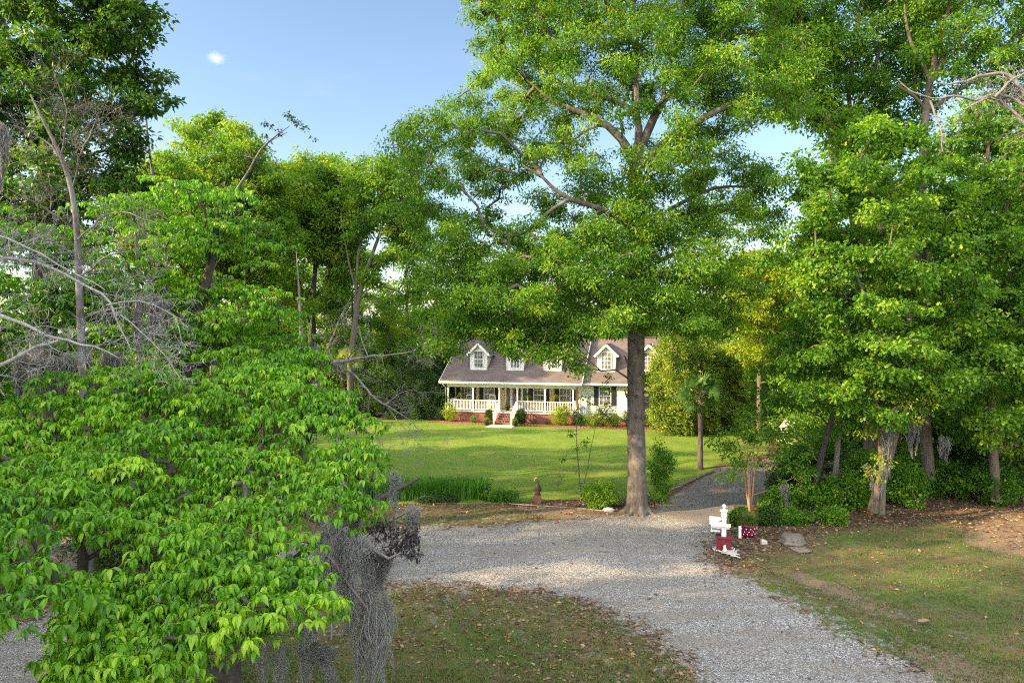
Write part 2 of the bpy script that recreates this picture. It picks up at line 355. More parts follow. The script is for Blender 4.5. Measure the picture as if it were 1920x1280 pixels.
GRAVEL = poly([(-300, 1290), (0, 1190), (230, 1100), (450, 1040), (620, 1010), (790, 990), (960, 986), (1100, 976), (1200, 968), (1270, 955), (1345, 985), (1325, 1015), (1308, 1042), (1350, 1075), (1410, 1098), (1480, 1135), (1560, 1180), (1640, 1222), (1720, 1260), (1790, 1320), (1850, 1420), (1500, 1620), (1360, 1420), (1330, 1300), (1300, 1250), (1250, 1200), (1180, 1155), (1100, 1122), (1000, 1105), (900, 1098), (780, 1097), (690, 1104), (560, 1125), (430, 1190), (340, 1250), (250, 1400), (-100, 1800), (-600, 1800)])
ASPH = poly([(1225, 962), (1258, 935), (1337, 886), (1390, 870), (1470, 853), (1560, 848), (1700, 846), (1720, 868), (1560, 876), (1490, 890), (1455, 920), (1405, 955), (1350, 988)])
GR1 = poly([(300, 975), (600, 955), (1060, 952), (1060, 978), (900, 990), (600, 1010), (300, 1060)])
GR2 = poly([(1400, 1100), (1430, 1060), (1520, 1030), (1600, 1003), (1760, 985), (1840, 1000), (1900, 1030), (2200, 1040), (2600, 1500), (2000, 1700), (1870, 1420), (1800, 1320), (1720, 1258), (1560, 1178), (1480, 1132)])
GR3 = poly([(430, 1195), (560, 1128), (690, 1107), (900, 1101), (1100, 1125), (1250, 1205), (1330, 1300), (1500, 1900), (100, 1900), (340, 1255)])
DIRT = [poly([(1790, 1010), (1870, 960), (2100, 950), (2100, 1050), (1900, 1050), (1840, 1030)]), poly([(960, 948), (1080, 950), (1330, 965), (1340, 985), (1200, 975), (1040, 980)]),
        poly([(1430, 1068), (1500, 1070), (1640, 1115), (1740, 1180), (1630, 1150), (1520, 1105)]), poly([(1650, 1190), (1800, 1230), (2000, 1330), (1850, 1400), (1740, 1270)]), poly([(1270, 905), (1330, 893), (1420, 905), (1380, 915), (1280, 920)])]
PATCH = poly([(40, 1105), (60, 1010), (160, 985), (330, 985), (330, 1040), (260, 1075), (120, 1110)])
xs = np.concatenate([[-1500, -600, -200, -90, -60], np.arange(-42, 42.01, .3), [60, 90, 200, 600, 1500]])
ys = np.concatenate([[-1500, -500, -150, -50, -15], np.arange(2, 96.01, .3), [120, 180, 400, 900, 2500]])
X, Y = np.meshgrid(xs, ys); pts = np.stack([X.ravel(), Y.ravel()], 1)
def w_of(sd, band): return np.clip(.5 - sd / (2 * band), 0, 1)
sL, sG, sA = sdist(pts, LAWN), sdist(pts, GRAVEL), sdist(pts, ASPH)
wl, wg, wa = w_of(sL, .9), w_of(sG, 1.0), w_of(sA, .5)
wg = np.clip(.5 - (sG + .1) / 3.4, 0, 1) * 1.15
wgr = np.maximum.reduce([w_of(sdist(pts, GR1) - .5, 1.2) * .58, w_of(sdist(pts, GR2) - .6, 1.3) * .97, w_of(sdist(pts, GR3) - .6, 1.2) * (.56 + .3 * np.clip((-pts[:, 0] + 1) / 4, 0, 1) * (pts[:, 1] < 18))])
wd = np.maximum.reduce([w_of(sdist(pts, p), .7) * .9 for p in DIRT]); wp = w_of(sdist(pts, PATCH), .4)
wa = np.maximum(wa, wp * .9); wgr = wgr * (1 - .9 * wd)
nx, ny = len(xs), len(ys)
i = np.arange(ny - 1)[:, None] * nx + np.arange(nx - 1)[None]; quads = np.stack([i, i + 1, i + nx + 1, i + nx], -1).reshape(-1, 4)
wgrit = np.clip(1 - np.abs(sG) / 3.5, 0, 1) * .9 + .15
rg = np.random.default_rng(5)
hz = .05 * np.sin(pts[:, 0] * .7) * np.sin(pts[:, 1] * .53 + 1) + .03 * np.sin(pts[:, 0] * 1.9 + pts[:, 1])
hz = np.where((np.abs(pts[:, 0]) < 41) & (pts[:, 1] > 3) & (pts[:, 1] < 48), hz, 0)
def hz_at(x, y): return .05 * math.sin(x * .7) * math.sin(y * .53 + 1) + .03 * math.sin(x * 1.9 + y) if y < 48 else 0
def sheet(name, fmask, dz, label=None):
    q = quads[fmask]; used, inv = np.unique(q, return_inverse=True)
    mb = MB(); mb.add(np.stack([pts[used, 0], pts[used, 1], hz[used] + dz], 1), inv.reshape(-1, 4), 0, True)
    o = mb.build(name, M['ground'])
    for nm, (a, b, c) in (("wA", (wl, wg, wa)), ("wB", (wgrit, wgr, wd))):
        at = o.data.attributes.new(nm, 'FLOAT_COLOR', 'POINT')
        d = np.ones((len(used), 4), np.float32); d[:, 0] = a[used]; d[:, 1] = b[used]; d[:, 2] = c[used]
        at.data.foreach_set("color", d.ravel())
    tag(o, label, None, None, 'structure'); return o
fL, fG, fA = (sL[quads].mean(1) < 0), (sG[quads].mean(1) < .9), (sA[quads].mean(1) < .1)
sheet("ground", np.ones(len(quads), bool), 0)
sheet("lawn", fL & ~fA, .004); sheet("gravel_road", fG & ~fA, .008); sheet("driveway", fA, .012)

# ------------------------------------------------------------------ foliage
T_DIA = (np.array([[0, 0, 0], [.45, .5, .05], [1, 0, -.10], [.45, -.5, .05]]), [np.array([[0, 3, 2, 1]])])
T_DOG = (np.array([[0, 0, 0], [.28, .40, .07], [.30, 0, -.03], [.28, -.40, .07], [.60, .44, -.10], [.66, 0, -.24], [.60, -.44, -.10], [.92, 0, -.62]]),
         [np.array([[1, 4, 5, 2], [2, 5, 6, 3]]), np.array([[0, 1, 2], [0, 2, 3], [4, 7, 5], [5, 7, 6]])])
T_LOBE = (np.array([[0, 0, 0], [.25, .42, .04], [.5, .16, 0], [.72, .46, -.02], [1, 0, -.1], [.72, -.46, -.02], [.5, -.16, 0], [.25, -.42, .04]]),
          [np.array([[0, 2, 1], [0, 7, 6], [0, 6, 2], [2, 4, 3], [6, 5, 4], [2, 6, 4]])])
def add_leaves(mb, c, d, n, L, W, v, tpl=T_DIA, smooth=False):
    x = nrm(d); z = nrm(n - (n * x).sum(1, keepdims=True) * x); y = np.cross(z, x); t, fs = tpl; k = len(t)
    V = c[:, None] + x[:, None] * (t[None, :, 0:1] * L[:, None, None]) + y[:, None] * (t[None, :, 1:2] * W[:, None, None]) + z[:, None] * (t[None, :, 2:3] * L[:, None, None])
    m = len(c); base = mb.n; first = True
    for f in fs:
        ff = (np.arange(m)[:, None, None] * k + f[None]).reshape(-1, f.shape[1])
        if first: mb.add(V.reshape(-1, 3), ff, 0, smooth, np.repeat(v, k)); first = False
        else: mb.F.append((ff + base, 0, smooth))
def clump_leaves(mb, rng, cl, R_, per, L, flat=.6, tpl=T_DIA, aspect=.5, droop=.35, vspread=.25, vb=None):
    m = len(cl); per = max(1, int(per)); R_ = np.broadcast_to(R_, (m,))
    o = rng.normal(size=(m, per, 3)); o = o / np.linalg.norm(o, axis=2, keepdims=True) * (rng.random((m, per, 1)) ** .55)
    o[..., 2] *= flat; out = o.copy()
    c = cl[:, None] + o * R_[:, None, None]
    d = out * 1.0 + rng.normal(size=o.shape) * .6; d[..., 2] -= droop
    n = rng.normal(size=o.shape) * .55 + out * .3; n[..., 2] += 1.0
    Ls = L * rng.uniform(.65, 1.3, (m, per))
    vc = (rng.normal(.5, vspread * .6, m) if vb is None else vb)[:, None] + rng.normal(0, vspread * .6, (m, per))
    add_leaves(mb, c.reshape(-1, 3), d.reshape(-1, 3), n.reshape(-1, 3), Ls.ravel(), Ls.ravel() * aspect, np.clip(vc, 0, 1).ravel(), tpl)
def whorls(mb, rng, c, L, per=7, vc=None):
    m = len(c); a = rng.uniform(0, 6.28, (m, 1)) + np.arange(per)[None] * 6.283 / per + rng.normal(0, .25, (m, per))
    el = rng.normal(-.42, .28, (m, per))
    d = np.stack([np.cos(a) * np.cos(el), np.sin(a) * np.cos(el), np.sin(el)], -1)
    n = np.zeros_like(d); n[..., 2] = 1; n += d * .35 + rng.normal(0, .2, d.shape)
    Ls = L * rng.uniform(.75, 1.15, (m, 1)) * rng.uniform(.5, 1.2, (m, per))
    v = (vc if vc is not None else rng.normal(.5, .15, m))[:, None] + rng.normal(0, .14, (m, per))
    cc = np.repeat(c[:, None], per, 1) + d * .01
    add_leaves(mb, cc.reshape(-1, 3), d.reshape(-1, 3), n.reshape(-1, 3), Ls.ravel(), Ls.ravel() * .44, np.clip(v, 0, 1).ravel(), T_DOG, False)

def resample(p, step):
    p = np.asarray(p, float); out = []
    for i in range(len(p) - 1):
        k = max(1, int(np.linalg.norm(p[i + 1, :3] - p[i, :3]) / step))
        for j in range(k): out.append(p[i] + (p[i + 1] - p[i]) * j / k)
    out.append(p[-1]); return np.array(out)
def smooth_path(p, it=2):
    p = np.asarray(p, float)
    for _ in range(it):
        q = p.copy(); q[1:-1] = .25 * p[:-2] + .5 * p[1:-1] + .25 * p[2:]; p = q
    return p
def skeleton(rng, mb, trunk, limbs, cl, tip=.012, cap=.2, step=.5, bend=.12, path=.2, sides=5, mi=0, droopb=0.0, expo=.48):
    """trunk: Nx4 (xyz r); limbs: list of Nx4; cl: clump points. Adds tubes; each clump gets a branch."""
    pos, par, rad, rd = [], [], [], []
    def put(p4, parent):
        for q in p4:
            pos.append(q[:3]); par.append(parent); rad.append(q[3])
            rd.append(0 if parent < 0 else rd[parent] + np.linalg.norm(q[:3] - pos[parent])); parent = len(pos) - 1
    def wobble(p4, amp):
        p4 = resample(p4, step); k = len(p4)
        if k > 2:
            w = np.cumsum(rng.normal(0, amp, (k, 3)), 0); w -= np.linspace(0, 1, k)[:, None] * w[-1]; w[0] = 0
            p4[:, :3] += w * .6
        return smooth_path(p4, 1)
    tr = smooth_path(resample(trunk, step), 2); put(tr, -1); ntr = len(pos)
    mb.tube(tr[:, :3], tr[:, 3], 12, mi, True, rough=.05, rng=rng)
    for l in limbs:
        l4 = wobble(np.asarray(l, float), .04)
        k = int(np.argmin(np.linalg.norm(np.array(pos) - l4[0, :3], axis=1)))
        l4[0, :3] = pos[k]; put(l4, k); mb.tube(l4[:, :3], l4[:, 3], 8, mi, True, rough=.05, rng=rng)
    nfix = len(pos); paths = []
    if len(cl):
        P0 = np.array(pos); dist = np.min(np.linalg.norm(cl[:, None] - P0[None], axis=2), axis=1)
        cap_n = nfix + len(cl) * 14; PP = np.zeros((cap_n, 3)); RD = np.zeros(cap_n); PP[:nfix] = P0; RD[:nfix] = rd; n = nfix
        zmin = np.percentile(cl[:, 2], 3) - 2.5
        for ci in np.argsort(dist):
            c = cl[ci]; dv = c - PP[:n]; dd = np.linalg.norm(dv, axis=1)
            cost = dd + path * RD[:n] + np.where(dv[:, 2] < -.3, .5 * -dv[:, 2], 0) + np.where(PP[:n, 2] < zmin, 5, 0)
            k = int(np.argmin(cost)); s = PP[k].copy(); L = dd[k]; m = int(min(10, max(2, L / step)))
            t = np.linspace(0, 1, m + 1)[1:, None]
            pth = s + (c - s) * t; pth[:, 2] += np.sin(t[:, 0] * math.pi) * L * (.12 - droopb)
            pth[:-1] += rng.normal(0, bend * min(1, L / m), (m, 3))[:-1]
            idx = list(range(n, n + m)); PP[n:n + m] = pth; prev = k
            for q in range(m):
                RD[n] = RD[prev] + np.linalg.norm(PP[n] - PP[prev]); par.append(prev); prev = n; n += 1
            paths.append([k] + idx)
        cnt = np.zeros(n)
        for p_ in paths: cnt[p_[-1]] += 1
        for j in range(n - 1, 0, -1):
            if par[j] >= 0: cnt[par[j]] += cnt[j]
        r = np.minimum(tip * np.maximum(cnt, 1) ** expo, cap)
        for p_ in paths:
            rr = r[p_].copy(); rr[0] = min(rr[0], rr[1] * 1.15); rr[-1] *= .4
            mb.tube(PP[p_], rr, sides, mi, True)
def lobe_clumps(rng, lobes, dens, shell=2.2):
    """lobes: (center, radii) ; dens clumps per m3"""
    out = []
    for c, r in lobes:
        n = max(2, int(4.19 * r[0] * r[1] * r[2] * dens + .5))
        d = nrm(rng.normal(size=(n, 3))) * (rng.random((n, 1)) ** (1 / shell)); out.append(c + d * r)
    return np.concatenate(out)
def PL(lst, d, rd, rng=None, dspread=0):
    out = []
    for l in lst:
        px, py, rx, ry = l[:4]; dd = d + (l[4] if len(l) > 4 else (rng.uniform(-dspread, dspread) if rng is not None else 0))
        out.append((P(px, py, dd), np.array([rx * dd / F, rd, ry * dd / F])))
    return out
def TP(lst, d):                                # trunk from pixels: (px, py, r [, dd])
    return np.array([[*P(q[0], q[1], d + (q[3] if len(q) > 3 else 0)), q[2]] for q in lst])
def tree(name, label, cat, trunk, lobes, seed, dens=1.0, cr=.6, per=120, L=.13, leaf='oak', bark='bark', flat=.6, limbs=(), tpl=T_DIA,
         aspect=.5, group=None, tip=.012, cap=.18, step=.5, path=.2, shell=2.2, droop=.35, expo=.48, extra=None, vspread=.34, keep=None, droopb=0.0, nclump=0):
    rng = np.random.default_rng(seed); trunk = np.array(trunk, float)
    base = trunk[0, :3].copy()
    root = tag(empty(name, base), label, cat, group)
    if nclump: dens = nclump / sum(4.19 * r[0] * r[1] * r[2] for _, r in lobes)
    cl = lobe_clumps(rng, lobes, dens, shell)
    if keep is not None: cl = cl[keep(cl)]
    mb = MB(); skeleton(rng, mb, trunk, limbs, cl, tip, cap, step, path=path, expo=expo, droopb=droopb)
    if extra: extra(mb, rng)
    mb.build("trunk", M[bark], root, base)
    lf = MB(); clump_leaves(lf, rng, cl, cr * rng.uniform(.7, 1.25, len(cl)), per, L, flat, tpl, aspect, droop, vspread)
    lf.build("crown", M[leaf], root, base, attr=True)
    return root
def place(o, label=None, loc=None, rz=0, s=1.0, group=None):
    c = copy_tree(o); c.location = loc; c.rotation_euler = (0, 0, rz); c.scale = (s, s, s) if np.isscalar(s) else s
    if label: c["label"] = label
    if group: c["group"] = group
    return c
def flare(px, py, d, r, up): pass

def env_lobes(env, d, seed, dr, holes=(), sx=34, sy=24, rx=(26, 46), ry=(12, 22), rd=1.1):
    env = np.array(env, float); r_ = np.random.default_rng(seed); lo, hi = env.min(0), env.max(0); cx = (lo[0] + hi[0]) / 2; hw_ = (hi[0] - lo[0]) / 2; got = []
    k = 27.0 / d; sx, sy = sx * k, sy * k
    for _ in range(3000):
        q = r_.uniform(lo, hi)
        if sdist(q[None], env)[0] > -8 or any(((q[0] - h[0]) / (h[2] + 14)) ** 2 + ((q[1] - h[1]) / (h[3] + 10)) ** 2 < 1 for h in holes): continue
        if all(((q[0] - e[0]) / sx) ** 2 + ((q[1] - e[1]) / sy) ** 2 > 1 for e in got): got.append((q[0], q[1], r_.uniform(*rx) * k, r_.uniform(*ry) * k, r_.uniform(-dr, dr) * max(.25, 1 - .7 * abs(q[0] - cx) / hw_)))
    return PL(got, d, rd)
# ---- big oak on the lawn edge
rng = np.random.default_rng(11)
D = 27.6
ok_l = [(990, 50, 120, 70), (1110, 30, 120, 70), (1230, 60, 130, 80), (1350, 40, 120, 80), (940, 120, 60, 45), (1060, 110, 90, 55), (1180, 130, 80, 40, -2), (1320, 150, 110, 70), (1440, 120, 80, 80), (1500, 200, 50, 40),
        (1000, 195, 70, 40), (1090, 175, 40, 25, 2), (1390, 220, 70, 45),
        (850, 225, 80, 40), (760, 250, 50, 32), (930, 250, 80, 40), (790, 310, 80, 35), (890, 320, 90, 38), (1010, 275, 70, 28), (1100, 300, 60, 24),
        (1290, 260, 60, 50), (1310, 330, 80, 50), (1400, 310, 60, 35), (1240, 340, 40, 30), (1440, 340, 35, 18),
        (790, 390, 70, 40), (870, 420, 80, 45), (980, 460, 90, 40), (1080, 450, 80, 45), (1100, 370, 70, 35, -1), (1190, 400, 70, 50, -3), (1290, 420, 80, 55), (1380, 400, 60, 45), (1430, 440, 30, 25),
        (860, 510, 80, 50), (960, 540, 90, 45), (1070, 540, 90, 50, -2), (1180, 510, 90, 55, -3), (1290, 520, 80, 60), (1360, 520, 60, 60),
        (840, 590, 60, 45), (900, 610, 60, 35), (980, 600, 60, 30), (1080, 600, 80, 30), (1180, 580, 70, 35, -2), (1290, 600, 60, 45), (1360, 600, 40, 40), (800, 630, 40, 25),
        (1010, 650, 34, 20), (1060, 660, 32, 22), (1085, 690, 16, 12), (920, 645, 30, 16), (960, 668, 18, 12), (1205, 700, 14, 36, -.6),
        (1150, -70, 260, 80), (1380, -60, 160, 80), (1180, -170, 200, 70)]
ENV = np.array([(870, -230), (848, 30), (885, 75), (890, 130), (870, 180), (770, 205), (712, 245), (715, 330), (745, 390), (762, 470), (790, 560), (775, 625), (830, 640), (900, 630), (960, 670), (1010, 660), (1080, 665), (1110, 620), (1180, 625), (1240, 610), (1330, 625), (1395, 615), (1415, 540), (1400, 470), (1462, 430), (1480, 350), (1455, 300), (1480, 230), (1540, 150), (1510, 60), (1520, -230)], float)
HOLES = [(1142, 262, 36, 34), (965, 385, 40, 24), (1035, 335, 26, 14), (1000, 262, 22, 16), (1430, 280, 40, 16), (905, 280, 22, 12), (840, 375, 26, 12), (1240, 235, 18, 20)]
pq = []
for _ in range(4000):
    q = np.array([rng.uniform(700, 1540), rng.uniform(-225, 690)])
    if sdist(q[None], ENV)[0] > -18 or any(((q[0] - h[0]) / (h[2] + 22)) ** 2 + ((q[1] - h[1]) / (h[3] + 14)) ** 2 < 1 for h in HOLES): continue
    if all(((q[0] - e[0]) / 38) ** 2 + ((q[1] - e[1]) / 25) ** 2 > 1 for e in pq): pq.append((q[0], q[1], rng.uniform(30, 52), rng.uniform(13, 24), rng.uniform(-4.2, 4.2) * (1 - .6 * abs(q[0] - 1130) / 420)))
    if len(pq) > 330: break
ok_l = [q for q in pq] + [(860, 600, 60, 30, -2), (930, 612, 60, 28, -3), (1000, 618, 60, 28, -2), (1070, 622, 55, 26, -3), (1010, 655, 34, 16, -3), (1060, 665, 30, 16, -3), (960, 655, 25, 12, -3), (1085, 690, 14, 10, -3), (830, 648, 40, 20, -2), (900, 560, 60, 30, -4), (1150, 600, 50, 26, -4), (1290, 610, 60, 30, -3)] * 2 + [(1180, 370, 40, 22, -1.6), (1215, 430, 44, 24, -2), (1165, 470, 46, 26, -2), (1200, 520, 50, 26, -2.2), (1190, 570, 50, 26, -2.4), (1205, 605, 34, 16, -1.5), (1150, 540, 50, 26, -3), (1240, 560, 50, 26, -3), (1090, 520, 50, 26, -4), (1010, 560, 55, 26, -4), (1050, 480, 55, 26, -3.5), (940, 500, 55, 26, -3), (1300, 500, 55, 26, -3), (1120, 430, 50, 24, -3), (870, 470, 50, 26, -2)] * 2 + [(q[0], q[1], q[2] * .55, q[3] * .6) for q in ok_l if q[1] > 0]
ok = PL(ok_l, D, 1.15, rng, 2.2)
trunk = TP([(1197, 965, .50), (1196, 950, .43), (1195, 925, .385), (1194, 880, .365), (1193, 800, .355), (1192, 720, .35), (1193, 620, .34), (1192, 500, .31), (1191, 400, .29), (1190, 330, .29), (1192, 295, .28)], D)
limbs = [TP([(1191, 310, .2), (1170, 262, .17), (1140, 232, .15), (1095, 213, .12), (1040, 195, .08), (985, 150, .04)], D),
         TP([(1192, 297, .19), (1195, 240, .16), (1190, 215, .13), (1150, 190, .12), (1105, 178, .10), (1050, 165, .07), (1000, 110, .04)], D),
         TP([(1192, 300, .2), (1215, 245, .17), (1240, 190, .15), (1290, 150, .10), (1330, 90, .07), (1400, 20, .04)], D),
         TP([(1193, 230, .12), (1188, 150, .10), (1190, 60, .08), (1170, -60, .05), (1150, -150, .03)], D),
         TP([(1235, 195, .1), (1260, 110, .08), (1280, 20, .06), (1300, -80, .03)], D),
         TP([(1193, 320, .2, 0), (1240, 270, .16, -.5), (1330, 215, .12, -1), (1440, 165, .08, -1), (1530, 100, .05, -1)], D),
         TP([(1192, 450, .14, 0), (1150, 405, .11, -1.4), (1100, 385, .10, -2.2), (1065, 378, .09, -2.6), (1037, 362, .07, -2.6), (1020, 325, .05, -2.6), (980, 312, .03, -2.6)], D),
         TP([(1075, 380, .08, -2.5), (1035, 388, .06, -2.7), (1010, 410, .05, -2.8), (995, 440, .03, -2.8)], D),
         TP([(1192, 500, .13), (1100, 470, .09, 1), (1000, 480, .06, 1.5), (890, 530, .04, 1.5)], D),
         TP([(1192, 520, .13), (1260, 470, .09, -1), (1340, 480, .06, -1), (1390, 540, .03, -1)], D),
         TP([(1192, 440, .12), (1260, 390, .09, 1), (1340, 350, .06, 1), (1420, 350, .03, 1)], D)]
def oak_extra(mb, rng):
    b = trunk[0, :3]
    for q in range(7):                     # buttress roots
        a = q * .9 + .3; d = np.array([math.cos(a), math.sin(a), 0])
        mb.tube([b + d * .22 + [0, 0, .6], b + d * .36 + [0, 0, .3], b + d * .55 + [0, 0, .1], b + d * .8 + [0, 0, .0], b + d * 1.15 + [0, 0, -.08]], [.10, .13, .11, .07, .03], 7, 0, True)
    for q in range(26):                    # broken stubs and vine knots on the mid trunk
        z = rng.uniform(3.6, 6.2); a = rng.uniform(0, 6.28); d = np.array([math.cos(a), math.sin(a), .2])
        c = np.array([b[0] - .05, b[1], z]); mb.tube([c + d * .25, c + d * .42, c + d * rng.uniform(.45, .6) + [0, 0, rng.uniform(-.2, .3)]], [.09, .06, .02], 5, 0, True)
tree("oak_tree", "tall spreading oak with thick grey trunk standing on the lawn edge before the house", "tree", trunk, ok, 21, nclump=3700, cr=.52, per=100, L=.14,
     leaf='oak', bark='oakbark', limbs=limbs, tip=.011, cap=.11, extra=oak_extra, aspect=.42, path=.12)

# ---- foreground dogwood with drooping leaf whorls
def dogwood(name, label, trunk, plates, seed, L, sp, limbs=(), bark='dbark', tip=.01, cap=.08, per=7, vb=.5):
    """plates: (center, rx, ry, thickness, tilt) flat leafy layers"""
    rng = np.random.default_rng(seed); base = np.array(trunk[0][:3], float); root = tag(empty(name, base), label, "tree")
    W, VC, att = [], [], []
    for c, rx, ry, th, (sx, sy) in plates:
        n = max(3, int(math.pi * rx * ry / sp ** 2 * 1.25)); k = int(math.sqrt(n * 4 / math.pi)) + 1
        g = np.stack(np.meshgrid(np.linspace(-1, 1, k), np.linspace(-1, 1, k)), -1).reshape(-1, 2) + rng.uniform(-.7, .7, (k * k, 2)) / k
        ang = np.arctan2(g[:, 1], g[:, 0]); edge = 1 + .18 * np.sin(ang * 3 + rng.uniform(0, 6)) + .12 * np.sin(ang * 5 + rng.uniform(0, 6))
        r = np.linalg.norm(g, axis=1) / edge; g = g[r < 1]; r = r[r < 1]
        z = (1 - r ** 2) * th - r ** 3 * th * .5 + g[:, 0] * rx * sx + g[:, 1] * ry * sy + rng.normal(0, .035, len(g))
        w = np.stack([c[0] + g[:, 0] * rx, c[1] + g[:, 1] * ry, c[2] + z], 1)
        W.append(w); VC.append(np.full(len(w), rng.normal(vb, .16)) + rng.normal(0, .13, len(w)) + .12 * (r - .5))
        att.append(w[rng.permutation(len(w))[:max(2, len(w) // 7)]] - [0, 0, .06])
    W = np.concatenate(W); VC = np.concatenate(VC); att = np.concatenate(att)
    mb = MB(); skeleton(rng, mb, trunk, limbs, att, tip, cap, .35, bend=.06, path=.25, droopb=.1); mb.build("trunk", M[bark], root, base)
    lf = MB(); whorls(lf, rng, W, L, per, VC); lf.build("crown", M['dog'], root, base, attr=True)
    return root
def dog_plates(rng, lst, d_default=9):
    out = []
    for px, py, d, rx, ry in lst:
        c = P(px, py, d); out.append((c, rx, ry, rng.uniform(.08, .16), (rng.normal(0, .06), rng.normal(-.02, .06))))
    return out
rng = np.random.default_rng(31)
# height field of the crown seen from above: rows of layers, near rows lower
rows = [  # (py, d, px range)
    (672, 13.2, (500, 590)), (700, 12.8, (470, 615)), (712, 11.8, (130, 330)), (728, 12.2, (330, 640)), (752, 11.6, (60, 420)), (765, 11.9, (430, 670)), (795, 11.0, (-60, 350)), (805, 11.4, (370, 690)),
    (842, 10.3, (-120, 420)), (850, 10.8, (430, 700)), (890, 9.6, (-150, 300)), (895, 10.0, (330, 705)), (935, 9.0, (-150, 250)), (938, 9.4, (270, 640)), (945, 10.0, (640, 710)), (975, 7.9, (-150, 230)), (982, 8.7, (260, 580)), (985, 9.9, (640, 700)),
    (1005, 7.2, (-120, 60)), (1028, 8.1, (300, 560)), (1060, 6.4, (-120, 75)), (1072, 7.7, (310, 555)), (1100, 6.6, (-60, 130)), (1112, 7.4, (130, 550)), (1160, 7.1, (110, 530)), (1205, 6.9, (150, 420)), (1250, 6.7, (130, 310)), (1290, 6.6, (110, 290)), (1150, 6.2, (20, 110))]
pl = []
for py, d, (a, b) in rows:
    step = .66 * F / d * .62; x = a + step * .4
    while x < b - step * .2:
        rr = rng.uniform(.34, .62)
        pl.append((P(x + rng.normal(0, 14), py + rng.normal(0, 11), d + rng.normal(0, .2)), rr * rng.uniform(.9, 1.25), rr * rng.uniform(.75, 1.0), rng.uniform(.12, .2), (rng.normal(0, .08), rng.normal(0, .08))))
        x += step * rng.uniform(.85, 1.2)
pl += [(q[0] + np.array([rng.normal(0, .12), .22, -.24]), q[1] * .9, q[2] * .9, q[3], q[4]) for q in pl if rng.random() < .32 and not (q[0][1] < 8.5 and q[0][0] < -3.9 and 4.9 < q[0][2] < 5.6)]
bx, by = -4.15, 10.0
tr = np.array([[bx, by, -.05, .24], [bx + .02, by, .5, .18], [bx, by, 1.6, .165], [bx - .05, by + .1, 2.6, .15], [bx - .1, by + .2, 3.6, .13], [bx - .15, by + .3, 4.6, .10], [bx - .1, by + .3, 5.4, .06]])
lb = [np.array([[bx, by, 2.5, .1], [bx - 1.2, by - .8, 3.6, .07], [bx - 2.6, by - 1.8, 4.4, .05], [bx - 3.6, by - 2.6, 4.9, .03]]),
      np.array([[bx, by, 2.9, .1], [bx + 1.0, by + .9, 3.9, .07], [bx + 1.9, by + 1.6, 4.5, .05], [bx + 2.5, by + 2.1, 4.7, .03]]),
      np.array([[bx, by, 3.3, .09], [bx - 1.6, by + .7, 4.6, .06], [bx - 3.2, by + 1.0, 5.3, .04]]),
      np.array([[bx, by, 3.0, .09], [bx + .3, by + 1.4, 4.4, .06], [bx + .5, by + 2.6, 5.6, .04]]),
      np.array([[bx - .1, by, 2.3, .08], [bx - .6, by - 1.3, 3.0, .06], [bx - .8, by - 2.6, 3.6, .04]])]
dogwood("dogwood_tree", "big foreground dogwood with tiers of drooping bright green leaves", tr, pl, 41, .122, .136, lb, per=8, vb=.48)

# ---- second and third dogwoods further back on the left
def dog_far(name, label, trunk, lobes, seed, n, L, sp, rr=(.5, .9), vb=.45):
    rng = np.random.default_rng(seed); pls = []
    vol = np.array([r[0] * r[1] * r[2] for _, r in lobes]); ks = rng.choice(len(lobes), n, p=vol / vol.sum())
    for k in ks:
        c, r = lobes[k]; dv = nrm(rng.normal(size=3)) * rng.random() ** (1 / 2.6); q = rng.uniform(*rr)
        pls.append((c + dv * r, q, q * .9, rng.uniform(.1, .2), (rng.normal(0, .08), rng.normal(0, .08))))
    return dogwood(name, label, trunk, pls, seed + 1, L, sp, vb=vb)
dog_far("dogwood_tree", "layered dogwood standing behind the foreground one, left of the slender trees", TP([(330, 930, .3), (335, 800, .22), (350, 640, .18), (380, 560, .14), (400, 480, .1), (410, 400, .05)], 18.5),
        PL([(370, 370, 60, 35), (330, 420, 110, 40), (420, 460, 110, 45), (320, 500, 80, 30), (360, 560, 140, 35), (450, 610, 140, 35), (520, 570, 50, 30), (380, 650, 110, 35), (440, 400, 60, 30), (500, 660, 90, 30)], 18.5, 2.2), 51, 130, .14, .23)
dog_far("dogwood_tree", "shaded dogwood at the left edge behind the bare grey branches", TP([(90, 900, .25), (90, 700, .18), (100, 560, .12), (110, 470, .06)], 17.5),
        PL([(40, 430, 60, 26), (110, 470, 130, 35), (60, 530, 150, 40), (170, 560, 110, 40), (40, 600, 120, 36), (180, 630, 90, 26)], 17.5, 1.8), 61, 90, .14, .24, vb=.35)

# ================================================================== house
HA = R(14)
HO = np.array([0, 55.0, 0])
def HW(u, v, z=0): return np.array([HO[0] + u * math.cos(HA) + v * math.sin(HA), HO[1] - u * math.sin(HA) + v * math.cos(HA), z])
house = tag(empty("house", tuple(HO), -HA), "white sided house with dormers, mauve shingle roof and a long railed front porch", "house")
SL = .6
def hp(name, mb, mats, parent=None, label=None):
    o = mb.build(name, mats, parent or house)
    if label: o["label"] = label
    return o
def slab_poly(mb, v4, th, mi=0):              # thick quad: offset straight down
    v = np.array(v4, float); w = v - [0, 0, th]
    mb.add(np.concatenate([v, w]), [(0, 1, 2, 3), (7, 6, 5, 4), (0, 4, 5, 1), (1, 5, 6, 2), (2, 6, 7, 3), (3, 7, 4, 0)], mi)
